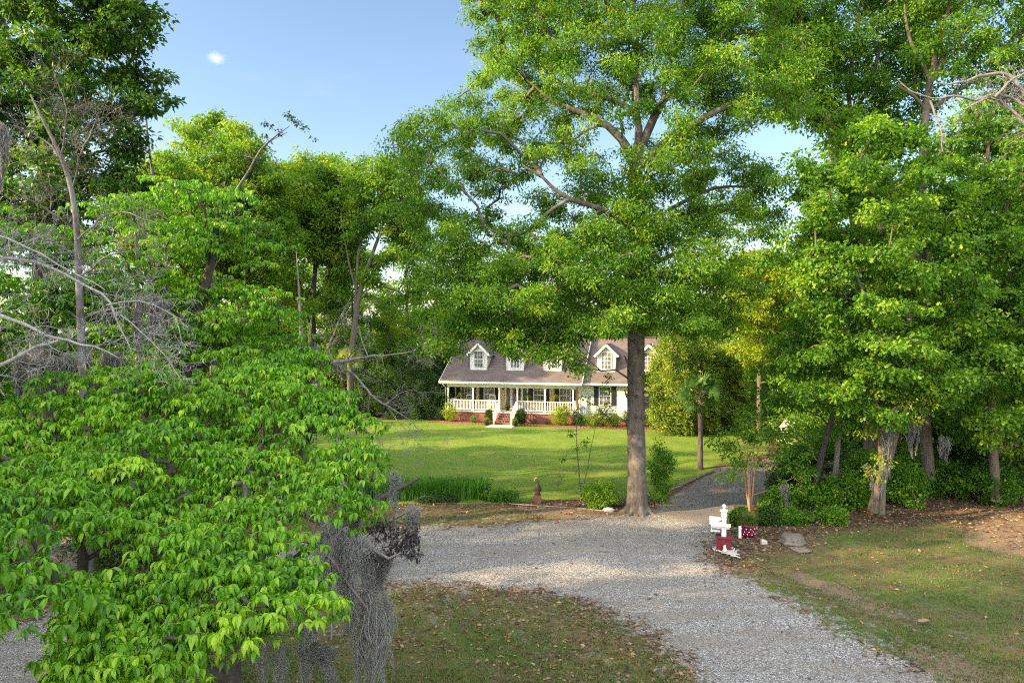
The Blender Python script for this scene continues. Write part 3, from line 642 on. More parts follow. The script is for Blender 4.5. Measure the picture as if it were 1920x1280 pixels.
# roofs
mb = MB(); E0 = -6.05; E1 = 5.72
slab_poly(mb, [(E0, -.45, 3.3), (E1, -.45, 3.3), (E1, 7.6, 8.13), (E0, 7.6, 8.13)], .16)
slab_poly(mb, [(E1, 15.65, 3.3), (E0, 15.65, 3.3), (E0, 7.6, 8.13), (E1, 7.6, 8.13)], .16)
mb.bar((E0, 7.6, 8.14), (E1, 7.6, 8.14), .3, .06)
mainroof = hp("roof", mb, M['shingle'])
mb = MB(); WV = .75; Wz = 3.28; W1 = 12.7
slab_poly(mb, [(5.45, WV - .45, Wz), (W1, WV - .45, Wz), (W1, WV + 5.45, Wz + 5.9 * SL), (5.45, WV + 5.45, Wz + 5.9 * SL)], .16)
slab_poly(mb, [(W1, WV + 11.35, Wz), (5.45, WV + 11.35, Wz), (5.45, WV + 5.45, Wz + 5.9 * SL), (W1, WV + 5.45, Wz + 5.9 * SL)], .16)
mb.bar((5.5, WV + 5.45, Wz + 5.9 * SL + .01), (W1, WV + 5.45, Wz + 5.9 * SL + .01), .3, .06)
hp("roof", mb, M['shingle'])
# fascia + gutters
mb = MB()
mb.box(E0 + .02, E1 - .02, -.50, -.44, 3.08, 3.27); mb.box(E0 - .02, E1 + .02, -.60, -.50, 3.14, 3.24)
mb.box(E0 + .1, E1 - .1, -.43, 2.25, 3.03, 3.075)      # porch ceiling
mb.box(-5.55, 5.2, -.06, .1, 2.80, 3.03)               # porch beam
for u in (E0 - .03, E1):
    for sgn in (1, -1):
        a = (u, -.47 if sgn == 1 else 15.67, 3.18); b = (u, 7.6, 8.01); mb.bar((a[0] + .015, a[1], a[2]), (b[0] + .015, b[1], b[2]), .035, .2)
mb.box(5.74, W1 - .02, WV - .5, WV - .44, Wz - .22, Wz - .03); mb.box(5.76, W1 + .02, WV - .6, WV - .5, Wz - .16, Wz - .06)
mb.bar((W1 + .02, WV - .45, Wz - .1), (W1 + .02, WV + 5.45, Wz - .1 + 5.9 * SL), .035, .2)
mb.tube([(-5.72, -.55, 3.12), (-5.70, -.35, 2.9), (-5.66, .0, 2.75), (-5.66, .02, .3)], .045, 8)
hp("gutter", mb, M['white'])
# walls
mb = MB(); mb.box(-5.55, 5.25, 2.3, 15.1, .85, 3.06); hp("wall", mb, M['cream'])
mb = MB()                                              # gable ends (white siding)
for u0, u1 in ((-5.62, -5.56), (5.26, 5.32)):
    mb.prism([(2.25, 0), (15.2, 0), (15.2, 3.1), (14.9, 3.5), (7.6, 7.9), (.35, 3.5), (.2, 3.1), (2.25, 3.08)], u0, u1)
for v in mb.V: v[:] = v[:, [1, 0, 2]]
hp("wall", mb, M['whitesid'])
mb = MB(); mb.box(5.33, 12.3, WV, WV + 10.9, .45, Wz - .1); hp("wall", mb, M['whitesid'])
mb = MB(); mb.prism([(WV, Wz - .1), (WV + 10.9, Wz - .1), (WV + 5.45, Wz + 5.7 * SL - .1)], 12.24, 12.3)
for v in mb.V: v[:] = v[:, [1, 0, 2]]
hp("wall", mb, M['whitesid'])
mb = MB(); mb.box(5.35, 12.28, WV + .02, WV + 10.8, -.1, .447); mb.box(-5.5, 5.2, 2.4, 15, -.1, .84); hp("foundation", mb, M['brick'])
mb = MB(); mb.box(-5.5, 5.22, .06, 2.39, -.1, .74); hp("porch_base", mb, M['brick'])
mb = MB(); mb.box(-5.6, 5.3, -.02, 2.295, .743, .85); hp("porch_floor", mb, plain('deck', (.5, .47, .44), .7))
for bb in ((12.22, 12.34, WV - .03, WV + .05, .45, Wz - .15), (5.3, 5.42, WV - .03, WV + .02, .45, Wz - .15)): mb = MB(); mb.box(*bb); hp("corner_trim", mb, M['white'])
# porch posts and railings
posts = [-5.45, -3.30, -1.07, .44, 2.71, 4.96]
for u in posts:
    mb = MB(); mb.box(u - .065, u + .065, -.02, .11, .853, 2.80); mb.box(u - .1, u + .1, -.055, .145, .853, 1.0); mb.box(u - .095, u + .095, -.05, .14, 2.68, 2.795)
    hp("porch_post", mb, M['white'])
def railing(p, q, z0, z1, name="railing", n=None):
    p = np.array(p, float); q = np.array(q, float); L = np.linalg.norm(q[:2] - p[:2]); n = n or int(L / .125); mb = MB()
    mb.bar(p + [0, 0, z1], q + [0, 0, z1], .09, .06); mb.bar(p + [0, 0, z0], q + [0, 0, z0], .06, .07)
    for k in range(1, n):
        c = p + (q - p) * k / n; mb.box(c[0] - .019, c[0] + .019, c[1] - .019, c[1] + .019, c[2] + z0 + .03, c[2] + z1 - .03)
    hp(name, mb, M['white'])
for a, b in ((0, 1), (1, 2), (3, 4), (4, 5)): railing((posts[a] + .07, .045, 0), (posts[b] - .07, .045, 0), .98, 1.72)
railing((posts[0], .12, 0), (posts[0], 2.28, 0), .98, 1.72); railing((posts[5], .12, 0), (posts[5], 2.28, 0), .98, 1.72)
mb = MB()
for k in range(5):
    z1 = .74 - k * .15; mb.box(-.93, .30, -.30 * (k + 1), -.30 * k - .022 if k else -.022, -.1, z1); mb.box(-.95, .32, -.30 * (k + 1) - .02, -.30 * k - .02, z1 - .04, z1 + .004)
hp("steps", mb, M['brick'])
for u in (-1.03, .40):
    railing((u, -.1, 0), (u, -1.72, -.80), .98, 1.72, "stair_railing", 12)
    mb = MB(); mb.box(u - .06, u + .06, -1.85, -1.73, 0, .98); mb.box(u - .08, u + .08, -1.87, -1.71, .98, 1.02); hp("newel_post", mb, M['white'])
mb = MB(); mb.box(-1.3, .8, -3.3, -1.66, -.05, .03); hp("front_walk", mb, M['conc'])
# windows
def window(u, vf, z0, z1, w, shut=None, cols=3, rows=2, sw=.38, white=True):
    mb = MB(); t = .07; y0, y1 = vf - .06, vf - .005
    mb.box(u - w / 2 - t, u - w / 2, y0, y1, z0 - t, z1 + t); mb.box(u + w / 2, u + w / 2 + t, y0, y1, z0 - t, z1 + t)
    mb.box(u - w / 2, u + w / 2, y0, y1, z1, z1 + t); mb.box(u - w / 2, u + w / 2, y0 - .03, y1, z0 - t, z0)
    zm = (z0 + z1) / 2; mb.box(u - w / 2, u + w / 2, vf - .045, vf - .008, zm - .03, zm + .03)
    fr = hp("window", mb, M['white'])
    mb = MB(); mb.box(u - w / 2 + .002, u + w / 2 - .002, vf - .018, vf - .006, z0 + .002, z1 - .002); hp("pane", mb, M['glass'], fr)
    mb = MB()
    for k in range(1, cols): x = u - w / 2 + w * k / cols; mb.box(x - .012, x + .012, vf - .034, vf - .02, z0 + .01, z1 - .01)
    for hz0, hz1 in ((z0, zm - .03), (zm + .03, z1)):
        for k in range(1, rows): z = hz0 + (hz1 - hz0) * k / rows; mb.box(u - w / 2 + .01, u + w / 2 - .01, vf - .036, vf - .019, z - .012, z + .012)
    hp("muntin", mb, M['white'], fr)
    if shut:
        for sx in shut:
            x0 = u + sx * (w / 2 + t + .01 + sw / 2); mb = MB(); mb.box(x0 - sw / 2, x0 + sw / 2, vf - .045, vf - .004, z0 - t, z1 + t)
            for k in range(14):
                z = z0 + (z1 - z0) * (k + .5) / 14; mb.box(x0 - sw / 2 + .05, x0 + sw / 2 - .05, vf - .055, vf - .046, z - .03, z + .02)
            hp("shutter", mb, M['shutter'])
for u in (-4.62, -2.56, 1.74, 3.94): window(u, 2.3, 1.25, 2.85, .82, (-1, 1))
window(7.4, WV, 1.55, 2.93, .84, (-1, 1)); window(10.75, WV, 1.55, 2.93, .84, (-1, 1))
# door with sidelights
mb = MB()
for x0, x1 in ((-1.13, -1.05), (-.72, -.64), (.32, .40), (.73, .81), (-1.05, .73)):
    mb.box(x0, x1, 2.22, 2.296, .853 if x1 - x0 < .2 else 2.95, 2.95 if x1 - x0 < .2 else 3.02)
fr = hp("door_frame", mb, M['white'])
for x0 in (-1.045, .405): mb = MB(); mb.box(x0, x0 + .32, 2.255, 2.29, .86, 2.945); hp("sidelight", mb, M['glass'], fr)
mb = MB(); mb.box(-.635, .315, 2.235, 2.29, .86, 2.94); door = hp("door", mb, M['white'])
mb = MB(); mb.box(-.52, .2, 2.222, 2.234, 1.1, 2.8); hp("pane", mb, M['glass'], door)
mb = MB(); mb.blob((.255, 2.2, 1.85), .035, rng, rough=0); mb.tube([(.255, 2.236, 1.85), (.255, 2.2, 1.85)], .015); hp("handle", mb, M['chrome'], door)
mb = MB(); mb.box(-1.37, -1.25, 2.2, 2.297, 2.45, 2.5); mb.box(-1.38, -1.24, 2.12, 2.24, 2.5, 2.78); mb.prism([(-1.40, 2.78), (-1.22, 2.78), (-1.31, 2.9)], 2.1, 2.26); hp("wall_lamp", mb, M['black'])
# dormers
def dormer(u, vf, zb, roofline, ww=1.36):
    """front wall plane at vf; zb height where the roof meets it"""
    zt = zb + 1.52; pk = zt + .92; hw = ww / 2; ev = .27
    def vr(z): return vf + (z - zb) / SL
    d = MB()
    d.add([(u - hw, vf, zb - .05), (u + hw, vf, zb - .05), (u + hw, vf, zt), (u, vf, zt + hw * 1.0), (u - hw, vf, zt)], [(0, 1, 2), (0, 2, 4), (4, 2, 3)])
    for s in (-1, 1): d.add([(u + s * hw, vf, zb - .05), (u + s * hw, vf, zt), (u + s * hw, vr(zt), zt), (u + s * hw, vr(zb - .05) , zb - .05)], [(0, 1, 2, 3)])
    dm = hp("dormer", d, M['whitesid'])
    rf = MB(); ez = zt - ev * .96 + .03
    for s in (-1, 1):
        a = [(u + s * (hw + ev), vf - .22, ez), (u, vf - .22, pk - .22), (u, vr(pk - .2), pk - .22), (u + s * (hw + ev), vr(ez), ez)]
        if s == 1: a = a[::-1]
        slab_poly(rf, a[::-1], .09)
    hp("dormer_roof", rf, M['shingle'], dm)
    tm = MB()
    for s in (-1, 1):
        tm.bar((u + s * (hw + ev + .02), vf - .25, ez - .10), (u, vf - .25, pk - .33), .05, .17)
        tm.box(min(u + s * hw, u + s * (hw + ev)), max(u + s * hw, u + s * (hw + ev)), vf - .22, vr(ez - .1), ez - .14, ez - .10)
        tm.box(u + s * hw - .06, u + s * hw + .06, vf - .03, vf - .004, zb - .02, zt - .02)
    tm.box(u - hw, u + hw, vf - .035, vf - .005, zb - .03, zb + .08)
    hp("trim", tm, M['white'], dm)
    w = .72; z0, z1 = zb + .2, zb + 1.5
    f = MB(); t = .07
    f.box(u - w / 2 - t, u - w / 2, vf - .06, vf - .006, z0 - t, z1 + t); f.box(u + w / 2, u + w / 2 + t, vf - .06, vf - .006, z0 - t, z1 + t); f.box(u - w / 2, u + w / 2, vf - .06, vf - .006, z1, z1 + t)
    f.box(u - w / 2, u + w / 2, vf - .06, vf - .006, z0 - t, z0); zm = (z0 + z1) / 2; f.box(u - w / 2, u + w / 2, vf - .045, vf - .008, zm - .025, zm + .025)
    for k in (1, 2): x = u - w / 2 + w * k / 3; f.box(x - .012, x + .012, vf - .034, vf - .02, z0 + .01, z1 - .01)
    for z in (z0 + (zm - z0) / 2, zm + (z1 - zm) / 2): f.box(u - w / 2 + .01, u + w / 2 - .01, vf - .036, vf - .019, z - .012, z + .012)
    hp("window", f, M['white'], dm)
    f = MB(); f.box(u - w / 2 + .002, u + w / 2 - .002, vf - .018, vf - .006, z0 + .002, z1 - .002); hp("pane", f, M['glass'], dm)
for u in (-3.1, .02, 3.15): dormer(u, 1.0, 3.3 + SL * 1.45, 0)
for u in (7.4, 10.75): dormer(u, WV + .95, Wz + SL * 1.4, 0)
# brick edging in front
rr = np.random.default_rng(3)
for lo_, hi_, lab in ((-6.4, -1.35, "left"), (.85, 12.7, "right")):
    mb = MB()
    for k in range(78):
        u = -6.4 + k * .245
        if lo_ <= u < hi_ and k != 77:
            v = -1.75 + .12 * math.sin(u * .8); mb.box(u, u + .22, v - .06 + rr.normal(0, .008), v + .06, -.02, .13 + rr.normal(0, .012))
    o = mb.build("garden_edging", M['brick'], None); o.location = HO; o.rotation_euler = (0, 0, -HA); tag(o, "low red brick edging along the flower bed " + lab + " of the porch steps", "edging")
mb = MB(); rr = np.random.default_rng(4)
k = 40; g = np.stack(np.meshgrid(np.linspace(-6.6, 12.6, k), np.linspace(-1.72, 1.2, 8)), -1).reshape(-1, 2); i = np.arange(7)[:, None] * k + np.arange(k - 1)[None]
keepc = None
mb.add(np.concatenate([g, .03 + rr.normal(0, .012, (len(g), 1))], 1), np.stack([i, i + 1, i + k + 1, i + k], -1).reshape(-1, 4), 0, True)
o = mb.build("flower_bed", plain('mulch', (.12, .055, .035), .95, .4, 20, bump=.8)); o.location = HO; o.rotation_euler = (0, 0, -HA); tag(o, None, None, None, 'structure')

# ---- things on and around the porch
def bush(name, label, cat, loc, r, seed, leaf='dark', L=.07, n=60, per=40, group=None, cr=.22, round_=False, aspect=.5, vs=.25, twigs=True, vb=None, bark='bark'):
    rng = np.random.default_rng(seed); r = np.array(r, float); loc = np.array(loc, float)
    root = tag(empty(name, loc), label, cat, group)
    d = nrm(rng.normal(size=(n, 3))) * (rng.random((n, 1)) ** (1 / (6 if round_ else 2.6))); c = loc + [0, 0, r[2] * .98] + d * (r - (0 if not round_ else cr * .5))
    if twigs:
        mb = MB(); skeleton(rng, mb, np.array([[*loc, .035], [*(loc + [0, 0, r[2] * .35]), .03], [*(loc + [0, 0, r[2] * .8]), .015]]), [], c[:: max(1, n // 40)], .005, .03, .25, bend=.05, sides=4)
        mb.build("stem", M[bark], root, loc)
    lf = MB(); clump_leaves(lf, rng, c, cr, per, L, .8, T_DIA, aspect, .1 if round_ else .2, vs, None if vb is None else np.full(n, vb)); lf.build("foliage", M[leaf], root, loc, attr=True)
    return root
def hw(u, v, z=0): return HW(u, v, z)
bush("topiary_shrub", "clipped round green shrub left of the porch steps", "shrub", hw(-1.62, -1.0), (.42, .42, .60), 101, 'dark', .05, 170, 60, "clipped shrubs beside the steps", .14, True, vb=.55)
bush("topiary_shrub", "clipped round green shrub right of the porch steps", "shrub", hw(1.0, -1.0), (.50, .48, .68), 102, 'dark', .05, 200, 60, "clipped shrubs beside the steps", .14, True, vb=.5)
bush("golden_shrub", "yellow green shrub at the left end of the porch", "shrub", hw(-5.0, -.9), (.6, .5, .8), 103, 'yellow', .09, 70, 40)
bush("golden_shrub", "yellow green shrub before the right half of the porch railing", "shrub", hw(4.15, -1.0), (.75, .6, .82), 104, 'yellow', .09, 110, 40)
bush("low_shrub", "tiny green shrub by the brick left of the clipped shrub", "shrub", hw(-2.9, -.9), (.28, .28, .28), 105, 'maple', .07, 26, 30)
bush("low_shrub", "low dark shrub under the right porch railing, nearer the steps", "shrub", hw(1.95, -.8), (.25, .25, .22), 106, 'dark', .06, 20, 30)
bush("low_shrub", "low dark shrub under the right porch railing, nearer the golden shrub", "shrub", hw(2.95, -.8), (.25, .25, .22), 107, 'dark', .06, 20, 30)
bush("foundation_shrub", "dark green shrub between the porch corner and the wing window", "shrub", hw(5.55, -.6), (.75, .55, .5), 108, 'dark', .08, 60, 45, vb=.6)
bush("foundation_shrub", "pale yellow green shrub left under the spiky cycad", "shrub", hw(6.75, -.85), (.85, .55, .56), 109, 'conifer', .09, 80, 45)
bush("foundation_shrub", "pale yellow green shrub right under the spiky cycad", "shrub", hw(8.15, -.85), (.85, .55, .56), 110, 'conifer', .09, 80, 45)
bush("foundation_shrub", "dark tall shrub right of the cycad beside the oak trunk", "shrub", hw(9.5, -.3), (.6, .5, .75), 111, 'dark', .08, 70, 45)
bush("foundation_shrub", "dark shrub at the far left corner of the porch", "shrub", hw(-6.1, -.2), (.5, .5, .55), 112, 'dark', .08, 60, 45)
def potted(label, loc, seed, red=False):
    rng = np.random.default_rng(seed); loc = np.array(loc, float); root = tag(empty("potted_plant", loc), label, "potted plant")
    mb = MB(); mb.lathe(loc, [(0, 0), (.13, 0), (.17, .15), (.2, .30), (.21, .33), (.18, .33), (.17, .27), (0, .27)], 14); mb.build("pot", M['black'], root, loc)
    lf = MB(); c = loc + [0, 0, .42] + rng.normal(0, .1, (22, 3)) * [1, 1, .8]; clump_leaves(lf, rng, c, .1, 26, .08, .8); lf.build("foliage", M['maple'], root, loc, attr=True)
    lf = MB(); c = loc + [0, 0, .48] + rng.normal(0, .1, (14, 3)) * [1, 1, .6]; clump_leaves(lf, rng, c, .06, 12, .05, .8, aspect=.9); lf.build("flower", M['flower'], root, loc, attr=True)
    return root
potted("flowering plant in a black pot at the left foot of the steps", hw(-1.5, -2.1), 120)
potted("flowering plant in a black pot at the right foot of the steps", hw(.75, -2.1), 121)
potted("pot of red flowers on the porch floor beside the door", hw(-.62, 1.0, .853), 122)
def fern(label, u, sc=1.0, seed=1, leaf='maple'):
    rng = np.random.default_rng(seed); loc = hw(u, .5, 2.15); root = tag(empty("hanging_fern", loc), label, "hanging plant", "hanging ferns along the porch")
    mb = MB(); mb.lathe(loc, [(0, -.02), (.1, -.02), (.16, .12), (.14, .12), (0, .1)], 12); mb.build("pot", M['terra'], root, loc)
    mb = MB()
    for k in range(3): a = k * 2.1; mb.tube([loc + [.14 * math.cos(a), .14 * math.sin(a), .12], loc + [0, 0, .6]], .004, 3)
    mb.tube([loc + [0, 0, .6], loc + [0, 0, .87]], .006, 4); mb.build("hanger", M['black'], root, loc)
    lf = MB(); n = 90; a = rng.uniform(0, 6.28, n); ln = rng.uniform(.25, .48, n) * sc
    for k in range(n):
        t = np.linspace(0, 1, 12); x = t * ln[k]; z = .14 + .22 * t - .62 * t ** 2 * ln[k] / .4
        p = np.stack([np.cos(a[k]) * x, np.sin(a[k]) * x, z], 1) + loc; d = np.tile([-math.sin(a[k]), math.cos(a[k]), -.2], (12, 1)) * np.where(np.arange(12) % 2, 1, -1)[:, None]
        add_leaves(lf, p, d, np.tile([0, 0, 1.], (12, 1)), np.full(12, .07), np.full(12, .035), np.full(12, rng.uniform(.2, .9)))
    lf.build("fronds", M[leaf], root, loc, attr=True)
fern("hanging fern in front of the leftmost porch window", -4.45, 1.0, 131)
fern("hanging fern right of the front door", 1.25, 1.0, 132)
fern("yellow green hanging fern in front of the rightmost porch window", 3.5, 1.0, 133, 'yellow')
loc = hw(-.16, 2.17, 2.25); root = tag(empty("door_wreath", loc, -HA), "round orange red wreath hanging on the front door", "wreath")
lf = MB(); rng = np.random.default_rng(140); a = rng.uniform(0, 6.28, 60); c = np.stack([.17 * np.cos(a), rng.normal(0, .01, 60), .17 * np.sin(a)], 1); clump_leaves(lf, rng, c, .06, 10, .06, .9, aspect=.7)
lf.build("leaves", M['wreath'], root, attr=True)
mb = MB(); a = np.linspace(0, 6.283, 20); mb.tube(np.stack([.17 * np.cos(a), 0 * a, .17 * np.sin(a)], 1), .022, 6); mb.build("ring", M['dark_wood'], root)
def rocker(label, u):
    root = tag(empty("rocking_chair", hw(u, 1.25, .853), -HA + R(8)), label, "chair", "white rocking chairs on the porch")
    mb = MB(); mb.box(-.27, .27, -.25, .25, .40, .44); mb.build("seat", M['white'], root)
    mb = MB()
    for x in np.linspace(-.22, .22, 6): mb.bar((x, .24, .44), (x, .42, 1.12), .05, .015)
    mb.bar((-.27, .42, 1.13), (.27, .42, 1.13), .03, .09); mb.bar((-.27, .24, .42), (-.27, .43, 1.12), .04, .04); mb.bar((.27, .24, .42), (.27, .43, 1.12), .04, .04); mb.build("backrest", M['white'], root)
    for x in (-.27, .27):
        mb = MB(); mb.bar((x, -.24, .06), (x, -.24, .66), .04, .04); mb.build("leg", M['white'], root)
        mb = MB(); mb.bar((x, .24, .05), (x, .24, .44), .04, .04); mb.build("leg", M['white'], root)
        mb = MB(); mb.bar((x, -.3, .66), (x, .34, .69), .09, .025); mb.build("armrest", M['white'], root)
        mb = MB(); mb.tube([(x, -.48, .09), (x, -.2, .03), (x, .1, .02), (x, .4, .05), (x, .6, .12)], .02, 5); mb.build("rocker", M['white'], root)
rocker("white rocking chair behind the railing, before the leftmost porch window", -4.05); rocker("white rocking chair behind the railing left of the front door", -2.05)
def frondset(mb, rng, base, n, ln, L, W, el=(.1, 1.2), curve=.6, k=22, sag=1.0):
    for q in range(n):
        a = q * 2.4 + rng.normal(0, .2); e = rng.uniform(*el); l = ln * rng.uniform(.85, 1.1); t = np.linspace(.12, 1, k)
        r = l * t * math.cos(e); z = l * t * math.sin(e) - sag * curve * l * t ** 2 * math.cos(e)
        h = np.array([math.cos(a), math.sin(a), 0]); p = base + r[:, None] * h + np.outer(z, [0, 0, 1]); s = np.array([-h[1], h[0], 0]); v = rng.uniform(.2, .9)
        for sg in (-1, 1):
            d = s * sg + h * .8 + np.array([0, 0, -.15]); add_leaves(mb, p, np.tile(d, (k, 1)) + rng.normal(0, .08, (k, 3)), np.tile([0, 0, 1.], (k, 1)) + s * sg * -.3, L * np.sin(np.clip(t * 2.6 + .35, 0, 3.0)) + .03, np.full(k, W), np.full(k, v))
        mb.tube(p, np.linspace(.012, .004, k), 3, a=v)
loc = hw(7.4, -.75); root = tag(empty("cycad", loc), "spiky dark cycad with arching fronds under the wing window", "cycad"); rng = np.random.default_rng(150)
mb = MB(); mb.tube([loc, loc + [0, 0, .45], loc + [0, 0, .8]], [.14, .13, .1], 8, rough=.1, rng=rng); mb.build("trunk", M['bark'], root, loc)
mb = MB(); frondset(mb, rng, loc + [0, 0, .85], 34, 1.45, .22, .035, (.05, 1.2), .45); mb.build("fronds", M['frond'], root, loc, attr=True)

def palm(label, loc, h, r, seed, fan=.75, n=34, leaf='frond', group=None, lean=(0, 0)):
    rng = np.random.default_rng(seed); loc = np.array(loc, float); root = tag(empty("palm_tree", loc), label, "palm tree", group)
    top = loc + [lean[0], lean[1], h]; mb = MB(); m = loc * .5 + top * .5
    mb.tube([loc - [0, 0, .05], loc + [0, 0, .15], loc + (top - loc) * .3, m, loc + (top - loc) * .85, top], [r * 1.5, r * 1.15, r, r * .95, r * 1.1, r * .9], 12, rough=.06, rng=rng)
    for q in range(40):
        a = q * 2.4; z = h * (.8 + .2 * q / 40); p = loc + (top - loc) * (z / h); d = np.array([math.cos(a), math.sin(a), .7]); mb.bar(p + d * r * .8, p + d * (r + .16), .06, .03)
    mb.build("trunk", M['bark'], root, loc)
    mb = MB()
    for q in range(n):
        a = q * 2.4 + rng.normal(0, .15); e = 1.35 - 2.1 * (q / n) ** .8 + rng.normal(0, .1); h_ = np.array([math.cos(a), math.sin(a), 0]); ax = h_ * math.cos(e) + np.array([0, 0, math.sin(e)])
        pl_ = fan * rng.uniform(.7, 1.0); t = np.linspace(0, 1, 5)[:, None]; pt = top + ax * pl_ * t - np.array([0, 0, .12 * fan]) * t ** 2; mb.tube(pt, .012, 3, a=.6)
        tip = pt[-1]; up = np.array([0, 0, 1.0]); s = nrm(np.cross(ax, up) + 1e-6); ro_ = rng.uniform(-1.3, 1.3); n0 = np.cross(s, ax); s = s * math.cos(ro_) + n0 * math.sin(ro_); k = 17; th = np.linspace(-1.25, 1.25, k); v = rng.uniform(.1, .9)
        nrmv = np.cross(s, ax); d = ax[None] * np.cos(th)[:, None] + s[None] * np.sin(th)[:, None] + nrmv[None] * (.18 * np.abs(np.sin(th)))[:, None]
        L = fan * rng.uniform(.85, 1.05) * (1 - .22 * np.abs(th) / 1.25); d1 = d + rng.normal(0, .025, d.shape)
        add_leaves(mb, np.tile(tip, (k, 1)), d1, np.tile(nrmv, (k, 1)), L * .8, np.full(k, .075), np.clip(np.full(k, v) + rng.normal(0, .08, k), 0, 1))
        add_leaves(mb, tip + d1 * L[:, None] * .62, d1 * .8 + np.array([0, 0, -.35]), np.tile(nrmv, (k, 1)) + d1 * .3, L * .35, np.full(k, .035), np.clip(np.full(k, v), 0, 1))
    mb.build("fronds", M[leaf], root, loc, attr=True); return root
palm("small fan palm with a slim brown trunk beside the driveway", G(1314, 880), 4.0, .135, 161, .82, 26)
palm("sunlit fan palm in front of the hedge, taller one behind the driveway", P(1432, 812, 52) * [1, 1, 0], 5.0, .2, 162, .9, 30, 'conifer')
palm("sunlit fan palm with pale trunk behind the driveway, lower one", P(1385, 812, 50) * [1, 1, 0], 2.6, .2, 163, .9, 30, 'conifer')
palm("fan palm glimpsed between slender trees left of the lawn", P(655, 800, 56) * [1, 1, 0], 5.0, .2, 164, .8, 26, 'conifer')

# ================================================================== mailbox corner
mx = G(1359, 1030); s_ = 1.0
root = tag(empty("mailbox", mx, R(-18)), "white mailbox on a post with ball finial and maroon brick base", "mailbox")
mb = MB(); mb.box(-.24, .24, -.24, .24, -.03, .40); mb.box(-.26, .26, -.26, .26, .40, .43); mb.build("base", M['maroon'], root)
mb = MB(); mb.box(-.075, .075, -.075, .075, .42, 1.28); mb.box(-.095, .095, -.095, .095, 1.10, 1.28); mb.box(-.12, .12, -.12, .12, 1.28, 1.31); mb.box(-.06, .06, -.06, .06, 1.31, 1.36); mb.build("post", M['white'], root)
mb = MB(); mb.lathe((0, 0, 1.36), [(.03, 0), (.035, .02), (.07, .05), (.075, .085), (.055, .13), (0, .15)], 14); mb.build("finial", M['white'], root)
mb = MB(); mb.box(-.42, .22, -.15, .15, .78, .82); mb.box(-.38, .18, -.02, .02, .68, .78); mb.build("shelf", M['white'], root)
mb = MB(); prof = [(-.11, .82), (.11, .82), (.11, .96)] + [(.11 * math.cos(a), .96 + .11 * math.sin(a)) for a in np.linspace(.2, math.pi - .2, 8)] + [(-.11, .96)]
mb.prism(prof, -.44, .075)
for v in mb.V: v[:] = v[:, [1, 0, 2]]
box = mb.build("box", M['white'], root)
mb = MB(); mb.prism([(x * 1.04, .82 + (z - .82) * 1.03) for x, z in prof], -.465, -.442)
for v in mb.V: v[:] = v[:, [1, 0, 2]]
mb.build("box_door", M['white'], root)
mb = MB(); mb.bar((-.17, -.122, .93), (-.09, -.122, .97), .012, .02); mb.bar((-.095, -.122, .97), (-.06, -.122, .99), .014, .045); mb.build("flag", M['redflag'], root)
mb = MB(); mb.box(-.43, -.12, -.15, .15, .60, .615); mb.bar((-.40, 0, .615), (-.40, 0, .78), .3, .012); mb.build("paper_holder", M['white'], root)
rr = np.random.default_rng(9)
mb = MB()
for q in range(170):
    a = rr.uniform(0, 6.28); r = abs(rr.normal(.31, .05)); mb.blob(mx + [r * math.cos(a), r * math.sin(a) - .08, .012], rr.uniform(.018, .035) * np.array([1, 1, .6]), rr, 0, .15, 6, 4)
o = mb.build("white_pebbles", plain('pebble', (.55, .53, .49), .8, .3, 30)); tag(o, None, None, None, 'stuff')
gx = mx + np.array([-.07, -.34, 0]); root = tag(empty("cat_figurine", gx), "small white cat figurine sitting against the maroon brick base", "figurine")
mb = MB(); mb.lathe(gx, [(0, 0), (.06, 0), (.075, .03), (.065, .09), (.04, .14), (.0, .155)], 12); mb.blob(gx + [-.015, -.01, .18], [.045, .042, .04], rr, rough=0); mb.blob(gx + [-.04, -.04, .17], [.018, .018, .014], rr, rough=0)
mb.tube([gx + [.06, .0, .02], gx + [.1, -.04, .02], gx + [.07, -.09, .02]], .012, 6)
for sx in (-.03, .015): mb.add([gx + [sx - .015, 0, .205], gx + [sx + .015, 0, .205], gx + [sx, .015, .205], gx + [sx, 0, .25]], [(0, 1, 3), (1, 2, 3), (2, 0, 3)])
mb.build("body", M['white'], root, gx)
c = G(1389, 1011); o = MB(); o.box(-.045, .045, -.02, .02, -.05, .46); ro = tag(empty("marker_stake", c, R(6)), "slim white marker stake with black cap right of the mailbox", "stake"); o.build("stake", M['white'], ro)
o = MB(); o.box(-.05, .05, -.025, .025, .461, .53); o.build("cap", M['black'], ro)
c = G(1404, 1006); ro = tag(empty("planter_tub", c), "round maroon planter tub with white dots behind the mailbox", "planter")
mb = MB(); mb.lathe(c, [(0, 0), (.24, 0), (.29, .2), (.30, .38), (.32, .40), (.32, .44), (.27, .44), (.26, .36), (0, .36)], 18); mb.build("tub", plain('maroon_paint', (.16, .015, .04), .4), ro, c)
mb = MB()
for q in range(34):
    a = q * .72; z = .06 + .30 * ((q * .37) % 1); r = .252 + z * .13; mb.blob(c + [r * math.cos(a), r * math.sin(a), z], [.022, .022, .022], rr, rough=0, ns=8, nr=5)
mb.build("dots", M['white'], ro, c)
